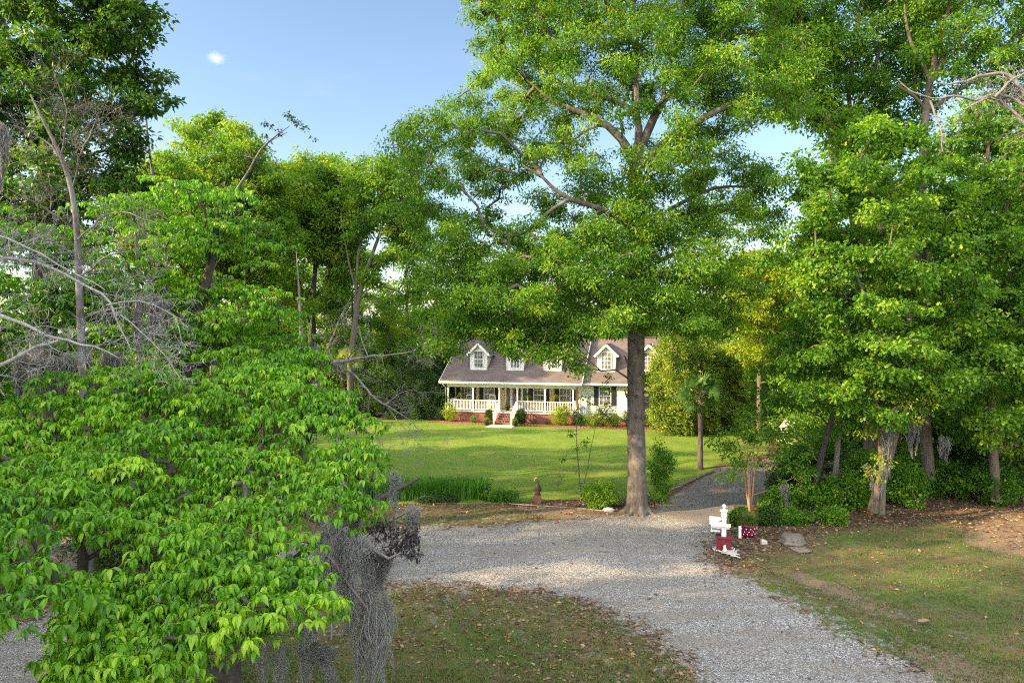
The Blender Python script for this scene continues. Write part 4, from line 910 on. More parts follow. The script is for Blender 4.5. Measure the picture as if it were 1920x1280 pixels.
def blades(mb, rng, base, n, spread, h, w=.012, lean=.35, v=(.2, .9)):
    b = np.asarray(base)[rng.integers(0, len(base), n)] if np.ndim(base) == 2 else np.tile(base, (n, 1)); b = b + np.concatenate([rng.normal(0, spread, (n, 2)), np.zeros((n, 1))], 1)
    a = rng.uniform(0, 6.28, n); hh = h * rng.uniform(.6, 1.15, n); ln = lean * rng.uniform(.2, 1.3, n); dx, dy = np.cos(a), np.sin(a); px, py = -dy, dx; ww = w * rng.uniform(.7, 1.2, n)
    rows_ = []
    for t, k in ((0, 1), (.5, .9), (1, .05)):
        x = b[:, 0] + dx * ln * hh * t ** 2; y = b[:, 1] + dy * ln * hh * t ** 2; z = b[:, 2] + hh * (t - .25 * ln * t ** 2)
        rows_ += [np.stack([x - px * ww * k, y - py * ww * k, z], 1), np.stack([x + px * ww * k, y + py * ww * k, z], 1)]
    V = np.stack(rows_, 1).reshape(-1, 3); i = np.arange(n)[:, None, None] * 6; f = np.array([[0, 1, 3, 2], [2, 3, 5, 4]])
    mb.add(V, (i + f[None]).reshape(-1, 4), 0, False, np.repeat(rng.uniform(*v, n), 6))
rng = np.random.default_rng(170)
o = MB(); blades(o, rng, c + [0, 0, .38], 420, .13, .55, .008, .8); ro2 = tag(o.build("grassy_plant", M['grass'], None, c, attr=True), "tuft of thin arching grass growing in the maroon planter tub", "plant")
def rock(label, c, r, seed, mat='stone', name="rock"):
    rg_ = np.random.default_rng(seed); mb = MB(); mb.blob((0, 0, r[2] * .4), r, rg_, 0, .28, 16, 10, True); o = mb.build(name, M[mat]); o.location = c; o.rotation_euler = (0, 0, rg_.uniform(0, 3)); tag(o, label, "rock"); return o
M["brownstone"] = plain("brown_stone", (.17, .145, .125), .9, .45, 9, bump=.8)
rock("broad pale grey mound of rock in the leaf litter right of the mailbox", G(1488, 1018), (.62, .35, .18), 171, "brownstone")
rock("small blue grey stone lying right of the marker stake", G(1434, 1021), (.14, .11, .1), 172)
rock("flat pinkish stone at the foot of the maroon mailbox base", G(1372, 1039), (.3, .16, .05), 173)
rock("small pale rock at the foot of the oak between trunk and low shrub", G(1143, 959), (.22, .14, .12), 174)
rock("low pale stone near the right end of the mound in the leaves", G(1500, 1035), (.3, .2, .1), 175, "brownstone")
o = MB(); o.tube([(-.16, 0, .02), (0, .01, .035), (.16, -.02, .02)], [.015, .02, .012], 6); o = o.build("bare_stick", M['white']); o.location = G(1381, 1046); o.rotation_euler = (0, 0, R(-35)); tag(o, "short pale stick lying on the gravel edge below the mailbox", "stick")
# statue
c = G(1008, 942); ro = tag(empty("bird_statue", c), "dark carved wading bird statue with pale beak on a square brick block", "statue")
mb = MB(); mb.box(-.16, .16, -.15, .15, -.02, .33); mb.build("block", M['terra'], ro)
mb = MB(); mb.lathe((0, 0, .33), [(.10, 0), (.13, .03), (.09, .1), (.13, .22), (.12, .36), (.06, .46), (.03, .5)], 12)
mb.tube([(0, 0, .72), (.03, 0, .84), (-.01, 0, .93), (-.06, 0, 1.0)], [.05, .035, .03, .03], 8); mb.blob((.08, .02, .56), [.1, .05, .16], rr, rough=.1); mb.build("body", M['dark_wood'], ro)
mb = MB(); mb.blob((-.06, 0, 1.03), [.045, .035, .04], rr, rough=.05); mb.tube([(-.08, 0, 1.03), (-.13, 0, 1.0), (-.15, 0, .9)], [.022, .016, .006], 6); mb.build("head", plain('pale_pink', (.55, .33, .25), .6), ro)
# timbers and edging
mb = MB(); rng = np.random.default_rng(180)
pa = [G(x, y) for x, y in ((1242, 930), (1275, 914), (1305, 900), (1338, 885))]
for q in range(3):
    p = pa[q] + [0, 0, .06]; e = pa[q + 1] + [0, 0, .06]; e = p + (e - p) * .97; k = np.linspace(0, 1, 7)[:, None]; mb.tube(p + (e - p) * k + rng.normal(0, .02, (7, 3)) * [1, 1, .4], .07, 8, rough=.1, rng=rng)
o = mb.build("log_edging", M['log']); tag(o, "weathered logs laid end to end along the driveway edge", "log edging")
def ridge(name, label, pxs, w, h, mat, seed):
    rg_ = np.random.default_rng(seed); p = resample([np.array([*G(x, y)]) for x, y in pxs], .25); p[:, :2] += rg_.normal(0, .03, (len(p), 2)); mb = MB(); mb.tube(p + [0, 0, .02], w, 6, rough=.3, rng=rg_); o = mb.build(name, mat); tag(o, label, "edging"); return o
ridge("edging_strip", "thin pale edging strip between the lawn bed and the gravel verge", [(790, 946), (860, 945), (940, 944), (985, 948), (1060, 953), (1150, 960)], .022, .04, M['log'], 181)
# grasses and bed plants
rng = np.random.default_rng(190); mb = MB()
B_ = []
for x0, x1, y0, y1, n in ((745, 905, 926, 940, 300), (600, 760, 925, 940, 200)):
    for q in range(n): B_.append(G(rng.uniform(x0, x1), rng.uniform(y0, y1)))
B_ = np.array(B_); blades(mb, rng, B_, 9000, .08, .85, .022, .3, (.2, .95)); o = mb.build("strap_leaf_plants", M['iris'], attr=True); tag(o, None, None, None, 'stuff')
bush("bed_plant", "low spreading dark green plant in the bed right of the strap leaves", "plant", G(938, 941), (.85, .4, .28), 191, 'maple', .1, 60, 40, vb=.3)
bush("bed_plant", "small weedy green plant with an upright tip in the bed", "plant", G(915, 932), (.22, .2, .42), 192, 'maple', .09, 20, 30)
bush("bed_plant", "thin dry twiggy plant right of the bird statue", "plant", G(1046, 918), (.3, .2, .4), 193, 'dark', .05, 14, 8)
bush("bed_plant", "low dark plant at the left of the strap leaf bed", "plant", G(822, 944), (1.0, .3, .16), 194, 'dark', .08, 60, 40, vb=.5)
bush("azalea_shrub", "loose yellow green shrub between the sapling and the oak trunk", "shrub", G(1128, 952), (.85, .6, .55), 195, 'maple', .09, 110, 45, cr=.22, vb=.75)
bush("leafy_shrub", "upright leafy shrub growing just right of the oak trunk", "shrub", G(1240, 946), (.5, .45, 1.35), 196, 'maple', .11, 80, 45, cr=.28, vb=.4)
rng = np.random.default_rng(197)
tree("sapling", "slim young tree with thin stems rising from the bed before the lawn", "tree", TP([(1090, 940, .035), (1087, 900, .03), (1083, 850, .022), (1080, 800, .015), (1085, 765, .008)], 29.5),
     PL([(1105, 795, 25, 10), (1075, 815, 22, 10), (1095, 835, 28, 9), (1070, 862, 22, 9), (1102, 878, 20, 8), (1085, 770, 18, 12), (1125, 760, 28, 12), (1150, 740, 18, 10), (1100, 745, 20, 10), (1135, 725, 12, 14), (1140, 700, 8, 12)], 29.5, .35, rng, .3), 198,
     dens=14, cr=.2, per=26, L=.12, leaf='maple', tip=.004, cap=.02, step=.3, bark='bark', limbs=[TP([(1091, 935, .025), (1098, 890, .02), (1110, 830, .014), (1120, 780, .01), (1135, 720, .006)], 29.5)])

# ================================================================== bare branches and moss
def twigs(mb, rng, p, d, ln, r, depth, bend=.22, nb=(3, 6), ratio=.55, droop=0.0, mi=0):
    n = max(3, int(ln / .22)) if depth > 0 else 3
    pts = [np.array(p, float)]; d = nrm(np.array(d, float)); st = ln / n; dirs = [d]
    for k in range(n):
        d = nrm(d + rng.normal(0, bend, 3) + np.array([0, 0, -droop])); pts.append(pts[-1] + d * st); dirs.append(d)
    mb.tube(pts, np.linspace(r, r * .35, n + 1), 5 if r > .02 else 3, mi)
    if depth <= 0: return
    for _ in range(rng.integers(*nb)):
        k = rng.integers(max(1, n // 5), n + 1); ax = dirs[k]; s = nrm(np.cross(ax, rng.normal(size=3)))
        twigs(mb, rng, pts[k], nrm(ax * rng.uniform(.4, 1.0) + s * rng.uniform(.6, 1.0)), ln * ratio * rng.uniform(.6, 1.2), max(.004, r * .5 * (1 - .4 * k / n)), depth - 1, bend, nb, ratio, droop, mi)
def limb_with_twigs(mb, rng, path, per_m=3.0, tl=.9, depth=2, droop=.02, mi=0):
    p = smooth_path(resample(path, .18), 1); w = np.cumsum(rng.normal(0, .02, (len(p), 3)), 0); p[:, :3] += w - w[0]
    mb.tube(p[:, :3], p[:, 3], 8, mi, rough=.06, rng=rng)
    L = np.linalg.norm(np.diff(p[:, :3], axis=0), axis=1).sum(); n = int(L * per_m)
    for _ in range(n):
        k = rng.integers(1, len(p) - 1); ax = nrm(p[min(k + 2, len(p) - 1), :3] - p[k - 1, :3]); s = nrm(np.cross(ax, rng.normal(size=3)))
        twigs(mb, rng, p[k, :3], ax * rng.uniform(.2, 1) + s, tl * rng.uniform(.4, 1.2), max(.005, p[k, 3] * .38), depth, droop=droop, mi=mi)
def moss(label, anchors, n, length, seed, spread=.12, w=.0022, name="spanish_moss", v0=.55, curl=.024, beards=None):
    rng = np.random.default_rng(seed); an = np.asarray(anchors, float); an = resample(an, .02) if len(an) > 1 else an
    B = beards or max(5, int(n / 170)); bc = an[rng.integers(0, len(an), B)] + rng.normal(0, spread * .6, (B, 3)) * [1, 1, .5]
    bl = length * rng.uniform(.3, 1.15, B) ** 1.2; br = rng.uniform(.35, 1.0, B) * spread * .75; wt = bl * br; k = rng.choice(B, n, p=wt / wt.sum())
    t0 = rng.random(n) ** 1.3 * .72; ln = bl[k] * rng.uniform(.15, .42, n); t1 = np.minimum(1, t0 + ln / bl[k]); seg = 6; t = np.linspace(0, 1, seg + 1)
    T = t0[:, None] + (t1 - t0)[:, None] * t; prof = (1 - T) ** .8 * (.35 + 1.3 * np.minimum(T * 3, 1)); g = rng.normal(0, 1, (n, 2)); ph = rng.uniform(0, 6.28, (n, 2)); fr = rng.uniform(4, 16, (n, 1)); sway = .05 * np.sin(T * 5 + k[:, None])
    X_ = bc[k][:, 0:1] + br[k][:, None] * prof * g[:, 0:1] + curl * np.sin(t * fr + ph[:, 0:1]) + sway; Y_ = bc[k][:, 1:2] + br[k][:, None] * prof * g[:, 1:2] + curl * np.sin(t * fr * .8 + ph[:, 1:2])
    Z_ = bc[k][:, 2:3] - bl[k][:, None] * T
    ww = w * rng.uniform(.5, 1.6, (n, 1)) * np.ones_like(t); th = rng.uniform(0, 3.14, (n, 1)); ox, oy = np.cos(th) * ww, np.sin(th) * ww; mb = MB()
    fz = rng.random((n, 1)) < .25; tilt = rng.normal(0, .055, (n, 2)); mid = Z_.mean(1, keepdims=True); Z_ = np.where(fz, mid + (Z_ - mid) * .35, Z_)
    X_ = X_ + np.where(fz, tilt[:, 0:1] * (t - .5) * 2.5, 0); Y_ = Y_ + np.where(fz, tilt[:, 1:2] * (t - .5) * 2.5, 0)
    V = np.stack([np.stack([X_ - ox, Y_ - oy, Z_], -1), np.stack([X_ + ox, Y_ + oy, Z_], -1)], 2).reshape(-1, 3)
    i = np.arange(n)[:, None] * (seg + 1) * 2 + np.arange(seg)[None] * 2; f = np.stack([i, i + 1, i + 3, i + 2], -1).reshape(-1, 4)
    mb.add(V, f, 0, True, np.repeat(np.clip(rng.normal(v0, .25, n), 0, 1), (seg + 1) * 2)); base = an[0].copy()
    o = mb.build(name, M['moss'], None, base, attr=True); tag(o, label, "moss"); return o

# dead limbs hanging with moss below the foreground dogwood's right side
dw = [o for o in bpy.data.objects if o.name == "dogwood_tree"][0]
rng = np.random.default_rng(300); mb = MB(); off = np.array(dw.location)
for pth in (TP([(560, 960, .045, .4), (610, 985, .04, .3), (660, 1000, .035, .2), (700, 1030, .028, 0), (735, 1048, .02, 0), (750, 1030, .01, 0)], 9.4),
            TP([(530, 1080, .045, .6), (570, 1095, .04, .5), (600, 1118, .035, .3), (625, 1150, .02, .2), (620, 1200, .012, .1)], 9.0),
            TP([(650, 940, .03, .3), (700, 985, .025, .2), (745, 965, .02, 0), (775, 950, .012, 0)], 9.8),
            TP([(600, 1030, .03), (640, 1075, .025), (670, 1140, .02), (700, 1190, .012)], 9.2)):
    limb_with_twigs(mb, rng, pth, 5, .45, 1, .03)
mb.build("dead_branch", M['gbark'], dw, off)
P9 = lambda x, y, d=9.3: P(x, y, d)
moss("broad grey curtain of moss hanging right of the dogwood over the gravel", [P9(600, 965), P9(640, 985), P9(690, 1010)], 1865, 1.5, 301, .12)
moss("long grey moss falling to the picture's bottom edge beside the grass", [P9(650, 1085), P9(690, 1110), P9(715, 1120)], 1865, 1.5, 302, .10)
moss("narrow dark moss tuft on the outermost tip of the mossy branch", [P9(770, 946, 9.8), P9(782, 950, 9.8)], 361, .75, 303, .05)
moss("thin grey moss hanging under the right edge of the dogwood leaves", [P9(728, 880, 10.2), P9(742, 888, 10.2)], 361, .75, 304, .05)
moss("fuzzy grey moss between dogwood leaves and the long curtains", [P9(545, 1040, 9), P9(600, 1075, 9)], 672, 1.0, 305, .12)
moss("ball of dark grey moss low at the bottom edge right of the trunk", [P9(590, 1215, 9), P9(625, 1225, 9)], 931, .55, 306, .07, curl=.06, v0=.5)
moss("pale grey moss strands beside the dogwood trunk at the bottom edge", [P9(480, 1180, 9.6), P9(520, 1195, 9.6)], 672, 1.1, 307, .07)
moss("short grey moss tuft nearest the lawn under the dogwood branch tips", [P9(655, 905, 10), P9(690, 920, 10)], 900, 1.1, 311, .07)
moss("slender grey moss wisps between the long curtains and the withered leaves", [P9(690, 1020, 9.6), P9(705, 1060, 9.4)], 900, 1.3, 312, .08)
moss("thin grey moss wisps left of the long curtains at the bottom edge", [P9(560, 1105), P9(600, 1125)], 900, 1.2, 313, .10)
moss("dark tangle of moss below the withered leaf cluster", [P9(680, 1040, 9.5), P9(735, 1045, 9.5)], 777, .6, 308, .1, v0=.2)
moss("thin moss strands farthest right of the low hanging curtains", [P9(715, 1165), P9(730, 1170)], 259, .8, 309, .04)
lf = MB(); c = np.array([P(x, y, 9.5 + rng.normal(0, .1)) for x, y in [(rng.uniform(690, 780), rng.uniform(975, 1045)) for _ in range(60)]]); clump_leaves(lf, rng, c, .09, 22, .06, .9, aspect=.45, droop=.9)
lf.build("withered_leaves", M['deadl'], dw, off, attr=True)

# bare grey tree standing left and dead limbs reaching in from the left edge
rng = np.random.default_rng(310); root = tag(empty("bare_tree", P(160, 0, 14.5) * [1, 1, 0]), "leafless grey tree with a crooked trunk standing behind the dogwood at left", "tree")
mb = MB(); off = np.array(root.location); tb = TP([(165, 1260, .10), (160, 900, .085), (155, 700, .078), (150, 560, .072), (147, 440, .062), (140, 360, .052), (118, 290, .042), (85, 230, .03), (62, 180, .018)], 14.5); tb[0, 2] = -.05
mb.tube(smooth_path(resample(tb, .3), 2)[:, :3], smooth_path(resample(tb, .3), 2)[:, 3], 10, rough=.08, rng=rng)
for pth in ([(118, 290, .04), (122, 240, .03), (128, 190, .02), (110, 130, .01)], [(120, 300, .035), (95, 265, .025), (60, 250, .015), (20, 240, .008)], [(140, 350, .035), (165, 290, .025), (190, 240, .015), (230, 215, .008)],
            [(147, 450, .04), (200, 400, .03), (240, 390, .015), (290, 420, .008)], [(147, 430, .04), (80, 380, .03), (20, 350, .015)], [(150, 520, .04), (210, 480, .03), (260, 470, .018), (310, 500, .008)], [(152, 600, .04), (220, 570, .03), (290, 600, .015)],
            [(150, 480, .04), (90, 440, .03), (30, 430, .015)]):
    limb_with_twigs(mb, rng, TP([(q[0], q[1], q[2] * .6, rng.uniform(-.5, .5)) for q in pth], 14.5), 13, .6, 2, .0)
mb.build("trunk", M['dgbark'], root, off)
root = tag(empty("dead_tree", (-13.5, 9.0, 0)), "pale dead tree whose bare twiggy limbs reach in from the left edge", "tree"); off = np.array(root.location)
mb = MB(); q = np.array([[-13.5, 9, -.05, .3], [-13.4, 9.2, 3, .22], [-13.2, 9.6, 6, .18], [-13, 10, 9, .14], [-12.8, 10, 13, .06]]); mb.tube(q[:, :3], q[:, 3], 10)
A0 = np.array([-13.1, 9.8, 7.5, .11]); A1 = np.array([-13.1, 9.8, 8.2, .11]); A2 = np.array([-13.4, 9.3, 4, .12])
for st, pth in ((A1, [(-60, 470, .06), (0, 498, .05), (80, 512, .045), (130, 530, .04), (180, 560, .034), (225, 590, .028), (240, 640, .02), (262, 690, .01)]),
                (A1, [(-60, 430, .04), (0, 450, .03), (60, 480, .025), (110, 520, .02), (150, 540, .014), (200, 570, .01)]),
                (A0, [(-60, 580, .07), (0, 600, .055), (70, 625, .045), (130, 648, .035), (190, 655, .024), (230, 680, .01)]),
                (A2, [(-60, 760, .08), (0, 712, .06), (50, 680, .05), (95, 660, .045), (140, 645, .035)]),
                (A1, [(200, 572, .02), (260, 560, .016), (330, 600, .01), (345, 665, .006)]),
                (A1, [(225, 590, .02), (275, 640, .014), (310, 670, .01), (335, 720, .006)])):
    t = TP([(q[0], q[1], q[2] * .62) for q in pth], 11.2)
    if pth[0][0] < 0: t = np.concatenate([st[None], t])
    limb_with_twigs(mb, rng, t, 10, .62, 2, .02)
mb.build("trunk", M['pbark'], root, off)
# dead branchy tree between dogwood and lawn
rng = np.random.default_rng(320); b0 = P(645, 0, 21) * [1, 1, 0]; root = tag(empty("dead_tree", b0), "mossy dead tree with pale forked limbs hanging over the lawn's left corner", "tree"); off = b0
mb = MB(); q = np.concatenate([[[*(b0 - [0, 0, .05]), .16]], TP([(640, 850, .13), (622, 780, .12), (600, 730, .11), (580, 712, .10), (565, 640, .07), (562, 560, .035), (556, 470, .008)], 21)]); q = smooth_path(resample(q, .3), 2); mb.tube(q[:, :3], q[:, 3], 9, rough=.08, rng=rng)
for pth in ([(580, 712, .08), (615, 682, .075), (650, 676, .06), (690, 668, .045), (720, 664, .03), (770, 655, .015), (800, 640, .006)], [(620, 682, .05), (660, 700, .045), (690, 735, .04), (722, 760, .035), (745, 775, .022), (775, 790, .012), (790, 815, .006)],
            [(722, 760, .02), (745, 738, .014), (775, 730, .01), (800, 742, .005)], [(722, 757, .022), (740, 780, .02), (760, 800, .012), (785, 840, .006)], [(600, 720, .05), (620, 650, .04), (640, 600, .02), (660, 560, .01)],
            [(600, 760, .03), (650, 790, .02), (690, 800, .012), (720, 850, .006)], [(610, 790, .03), (640, 830, .02), (690, 860, .012), (720, 900, .006)], [(690, 668, .02), (680, 640, .015), (670, 610, .01)]):
    limb_with_twigs(mb, rng, TP([(v[0], v[1], v[2] * .85, rng.uniform(-.3, .3)) for v in pth], 21), 7, .7, 2, .02)
mb.build("trunk", M['gbark'], root, off)
moss("dark grey moss on the dead tree's stem beside the layered dogwood", [P(560, 640, 20.8), P(600, 650, 20.8)], 1100, 1.1, 321, .15, .006)
for k, (x0, x1, y, lab) in enumerate(((30, 80, 650, "dark moss curtain at the left edge behind the bare limbs"), (90, 130, 660, "dark moss curtain left of the bare grey tree's trunk"), (170, 225, 655, "dark moss curtain right of the bare grey tree's trunk"), (265, 300, 545, "brown grey moss under the shaded dogwood's right branches"), (0, 12, 230, "pale moss hanging from the tall tree at the left edge"))):
    moss(lab, [P(x0, y, 15.2), P(x1, y + 6, 15.2)], 1000, 1.5, 330 + k, .14, .006, v0=.3 if k < 4 else .6)

# ================================================================== tall trees, left
rng = np.random.default_rng(400)
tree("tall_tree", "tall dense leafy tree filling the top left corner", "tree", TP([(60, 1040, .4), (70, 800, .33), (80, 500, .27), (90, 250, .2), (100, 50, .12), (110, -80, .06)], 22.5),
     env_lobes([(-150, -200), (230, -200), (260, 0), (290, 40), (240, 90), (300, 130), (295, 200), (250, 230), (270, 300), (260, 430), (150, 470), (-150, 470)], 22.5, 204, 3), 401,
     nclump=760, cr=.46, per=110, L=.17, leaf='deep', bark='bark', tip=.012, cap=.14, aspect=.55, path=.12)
tree("background_tree", "tall oak like tree left of centre with a rounded crown top catching the sun", "tree", TP([(395, 830, .3), (400, 650, .24), (405, 500, .2), (420, 400, .15), (415, 300, .08)], 56),
     env_lobes([(340, 240), (390, 215), (450, 225), (500, 280), (540, 330), (560, 520), (470, 570), (330, 540), (320, 400), (350, 330), (335, 280)], 56, 232, 3.5, rd=1.6), 402,
     nclump=400, cr=1, per=150, L=0.3, leaf='far', bark='bark', tip=.02, cap=.2, limbs=[TP([(415, 480, .14), (440, 400, .1), (470, 330, .08), (500, 270, .05), (540, 250, .03)], 56)])
tree("background_tree", "broad crowned tree with sunlit yellow leaves at its top, left of the gap", "tree", TP([(585, 800, .32), (583, 650, .26), (590, 520, .2), (600, 420, .15), (600, 330, .08)], 62),
     env_lobes([(520, 310), (580, 285), (650, 300), (680, 350), (680, 480), (640, 590), (530, 580), (490, 460), (500, 360)], 62, 211, 3.5, rd=1.6, holes=[(600, 520, 30, 26), (560, 480, 14, 16)]), 403,
     nclump=430, cr=1, per=150, L=0.32, leaf='far', bark='dbark', tip=.02, cap=.2, limbs=[TP([(583, 620, .13), (560, 520, .1), (545, 440, .06), (530, 400, .03)], 62)])
tree("background_tree", "slender forked tree with thin see through crown beside the big oak's left edge", "tree", TP([(655, 800, .3), (660, 650, .26), (672, 560, .22), (690, 500, .17), (712, 440, .12), (735, 380, .06)], 58),
     env_lobes([(660, 310), (700, 290), (760, 310), (800, 380), (800, 480), (790, 580), (730, 560), (650, 500), (650, 400)], 58, 204, 3, rd=1.5, holes=[(745, 520, 26, 34), (712, 455, 14, 22), (672, 480, 12, 20)]), 404,
     nclump=240, cr=0.85, per=100, L=0.3, leaf='far', bark='bark', tip=.018, cap=.2, limbs=[TP([(666, 600, .15), (672, 480, .12), (685, 400, .08), (690, 320, .04)], 58), TP([(672, 570, .1), (650, 480, .07), (640, 400, .04)], 58)])
tree("background_tree", "thin twin stemmed tree between the two broader crowns, mostly bare below", "tree", TP([(622, 800, .2), (622, 650, .17), (618, 540, .13), (612, 420, .08), (610, 340, .04)], 66),
     PL([(610, 400, 40, 25), (640, 450, 30, 20), (590, 440, 30, 20), (635, 520, 35, 16)], 66, 2.2, rng, 1), 405, nclump=110, cr=1.1, per=90, L=0.32, leaf='far', bark='gbark', tip=.018, cap=.2, limbs=[TP([(624, 760, .15), (632, 600, .12), (636, 480, .07), (640, 400, .03)], 66)])
tree("background_tree", "tree with rounded leafy top between the tall left tree and the oak like tree", "tree", TP([(300, 820, .3), (300, 600, .22), (295, 450, .15), (300, 340, .07)], 50),
     env_lobes([(270, 310), (330, 290), (370, 340), (380, 460), (300, 500), (230, 480), (240, 360)], 50, 190, 3, rd=1.6), 406, nclump=260, cr=0.9, per=150, L=0.28, leaf='far', bark='bark', tip=.02)
# snags
rng = np.random.default_rng(410)
def snag(label, pts_, d, seed, tw=6):
    rg_ = np.random.default_rng(seed); p = TP(pts_, d); b = p[0, :3].copy(); b[2] = 0; p = np.concatenate([[[*b, p[0, 3] * 1.2]], p]); root = tag(empty("snag", b), label, "dead tree"); mb = MB()
    q = smooth_path(resample(p, .4), 1); mb.tube(q[:, :3], q[:, 3], 7, rough=.1, rng=rg_)
    for _ in range(tw):
        k = rg_.integers(len(q) // 2, len(q) - 1); twigs(mb, rg_, q[k, :3], [rg_.normal(), rg_.normal() * .4, .8], rg_.uniform(.4, 1.4), max(.012, q[k, 3] * .4), 1)
    mb.build("trunk", M['dgbark'], root, b)
snag("thin leaning dead pole standing clear against the sky at left", [(320, 560, .09), (305, 400, .08), (285, 310, .06), (278, 240, .045), (275, 190, .02)], 30, 411, 8)
snag("straight dead pole half hidden left of the leaning one", [(258, 480, .09), (258, 380, .07), (257, 270, .03)], 30, 412, 4)
snag("bare forked dead tree with a few withered leaves on its high tip", [(400, 480, .1), (430, 380, .08), (470, 320, .06), (490, 280, .045), (520, 255, .03), (545, 238, .015)], 33, 413, 16)
sn = [o for o in bpy.data.objects if o.name.startswith("snag")][-1]
lf = MB(); c = np.array([P(x, y, 33) for x, y in ((545, 222), (552, 228), (562, 233), (568, 238), (575, 243), (500, 234), (510, 237), (590, 262), (525, 250), (498, 255), (540, 215))]); clump_leaves(lf, np.random.default_rng(414), c, .16, 22, .16, .8); lf.build("leaves", M['dark'], sn, np.array(sn.location), attr=True)

# ================================================================== right hand woods
rng = np.random.default_rng(420)
tree("maple_tree", "fresh green broadleaf tree with leaning trunk at the edge of the right hand woods", "tree", TP([(1640, 960, .24), (1655, 900, .19), (1675, 830, .17), (1695, 740, .155), (1708, 650, .145), (1700, 560, .15), (1670, 480, .12), (1640, 400, .09), (1620, 300, .05)], 27),
     env_lobes([(1600, 215), (1700, 230), (1790, 330), (1830, 470), (1840, 600), (1800, 740), (1700, 790), (1600, 780), (1500, 740), (1460, 640), (1490, 560), (1470, 480), (1500, 400), (1490, 340), (1550, 290)], 26, 183, 3.5), 421,
     nclump=680, cr=.5, per=110, L=.14, leaf='maple', bark='bark', tip=.012, cap=.12, tpl=T_LOBE, aspect=.8, path=.12, droop=.5, limbs=[TP([(1705, 600, .1), (1640, 560, .07), (1590, 560, .04)], 27), TP([(1702, 700, .1), (1760, 670, .08), (1830, 690, .06), (1900, 720, .03)], 27), TP([(1690, 520, .1), (1730, 430, .07), (1760, 350, .04)], 27)])
tree("maple_tree", "leafy tree on the right margin of the picture with bright upper leaves", "tree", TP([(1870, 940, .2), (1865, 850, .17), (1855, 650, .15), (1845, 450, .11), (1850, 250, .06)], 28.5),
     env_lobes([(1800, 200), (1900, 180), (2060, 200), (2060, 880), (1900, 880), (1800, 820), (1760, 720), (1780, 560), (1750, 420), (1760, 290)], 27.5, 211, 3), 422,
     nclump=820, cr=.5, per=110, L=.14, leaf='maple', bark='bark', tip=.012, cap=.12, tpl=T_LOBE, aspect=.8, path=.12, droop=.5)
tree("tall_tree", "very tall tree rising behind the big oak's right side out of the frame", "tree", TP([(1640, 900, .4), (1630, 700, .33), (1620, 500, .28), (1590, 350, .24), (1555, 240, .2), (1515, 130, .15), (1490, 0, .1), (1480, -80, .05)], 33),
     env_lobes([(1440, -150), (1720, -150), (1760, 100), (1740, 220), (1660, 280), (1580, 300), (1520, 240), (1470, 200), (1440, 110), (1420, 40)], 33, 281, 3), 423,
     nclump=560, cr=0.7, per=110, L=.19, leaf='oak', bark='bark', tip=.014, cap=.14, path=.12, limbs=[TP([(1600, 400, .15), (1610, 300, .12), (1590, 180, .1), (1600, 60, .06)], 33), TP([(1560, 250, .12), (1620, 180, .1), (1650, 80, .06)], 33)])
tree("tall_tree", "tall tree with pale grey upper limbs reaching out of the top right corner", "tree", TP([(1745, 900, .26), (1735, 800, .23), (1728, 600, .21), (1726, 400, .18), (1728, 260, .16), (1735, 180, .14), (1755, 80, .1), (1780, 0, .07), (1790, -80, .04)], 30),
     env_lobes([(1680, -150), (2000, -150), (2000, 180), (1880, 190), (1800, 170), (1740, 130), (1690, 90)], 30, 211, 2.5), 424,
     nclump=420, cr=0.55, per=75, L=.17, leaf='oak', bark='bark', tip=.011, cap=.1, limbs=[TP([(1732, 215, .11), (1770, 190, .09), (1820, 155, .07), (1880, 120, .05), (1940, 90, .03)], 30), TP([(1740, 150, .09), (1700, 80, .07), (1690, 0, .04)], 30), TP([(1730, 195, .08), (1690, 170, .06), (1672, 160, .04)], 30),
       TP([(1735, 160, .08), (1800, 60, .06), (1840, 0, .04)], 30)])
rng = np.random.default_rng(430); b0 = np.array([16.4, 18.5, 0]); root = tag(empty("dead_tree", b0), "bleached dead tree with bare forked limbs at the upper right edge", "tree"); mb = MB()
q = np.concatenate([[[*b0, .22]], [[12.9, 19.5, 6, .17]], [[12.9, 19.3, 11, .13]], TP([(1800, 300, .11)], 19)]) if False else np.array([[16.4, 18.5, -.05, .22], [16.3, 18.5, 6, .17], [16.1, 18.6, 11, .12], [15.6, 18.8, 13.3, .07]])
mb.tube(q[:, :3], q[:, 3], 9)
for pth in ([(1900, 215, .045), (1860, 185, .038), (1820, 200, .034), (1780, 190, .03), (1740, 190, .025), (1705, 180, .02), (1680, 160, .01)], [(1900, 190, .04), (1860, 180, .035), (1830, 200, .03), (1800, 215, .02)], [(1740, 190, .03), (1765, 245, .02), (1768, 290, .01)], [(1900, 130, .05), (1850, 130, .045), (1800, 150, .03), (1760, 150, .015)], [(1860, 185, .04), (1890, 150, .03), (1920, 140, .02)]):
    limb_with_twigs(mb, rng, np.concatenate([[[16.1, 18.6, 11.2, .08]], TP(pth, 18.8)]) if pth[0][0] == 1900 else TP(pth, 18.8), 3.5, .7, 2, .01)
mb.build("trunk", M['gbark'], root, b0)
rng = np.random.default_rng(440)
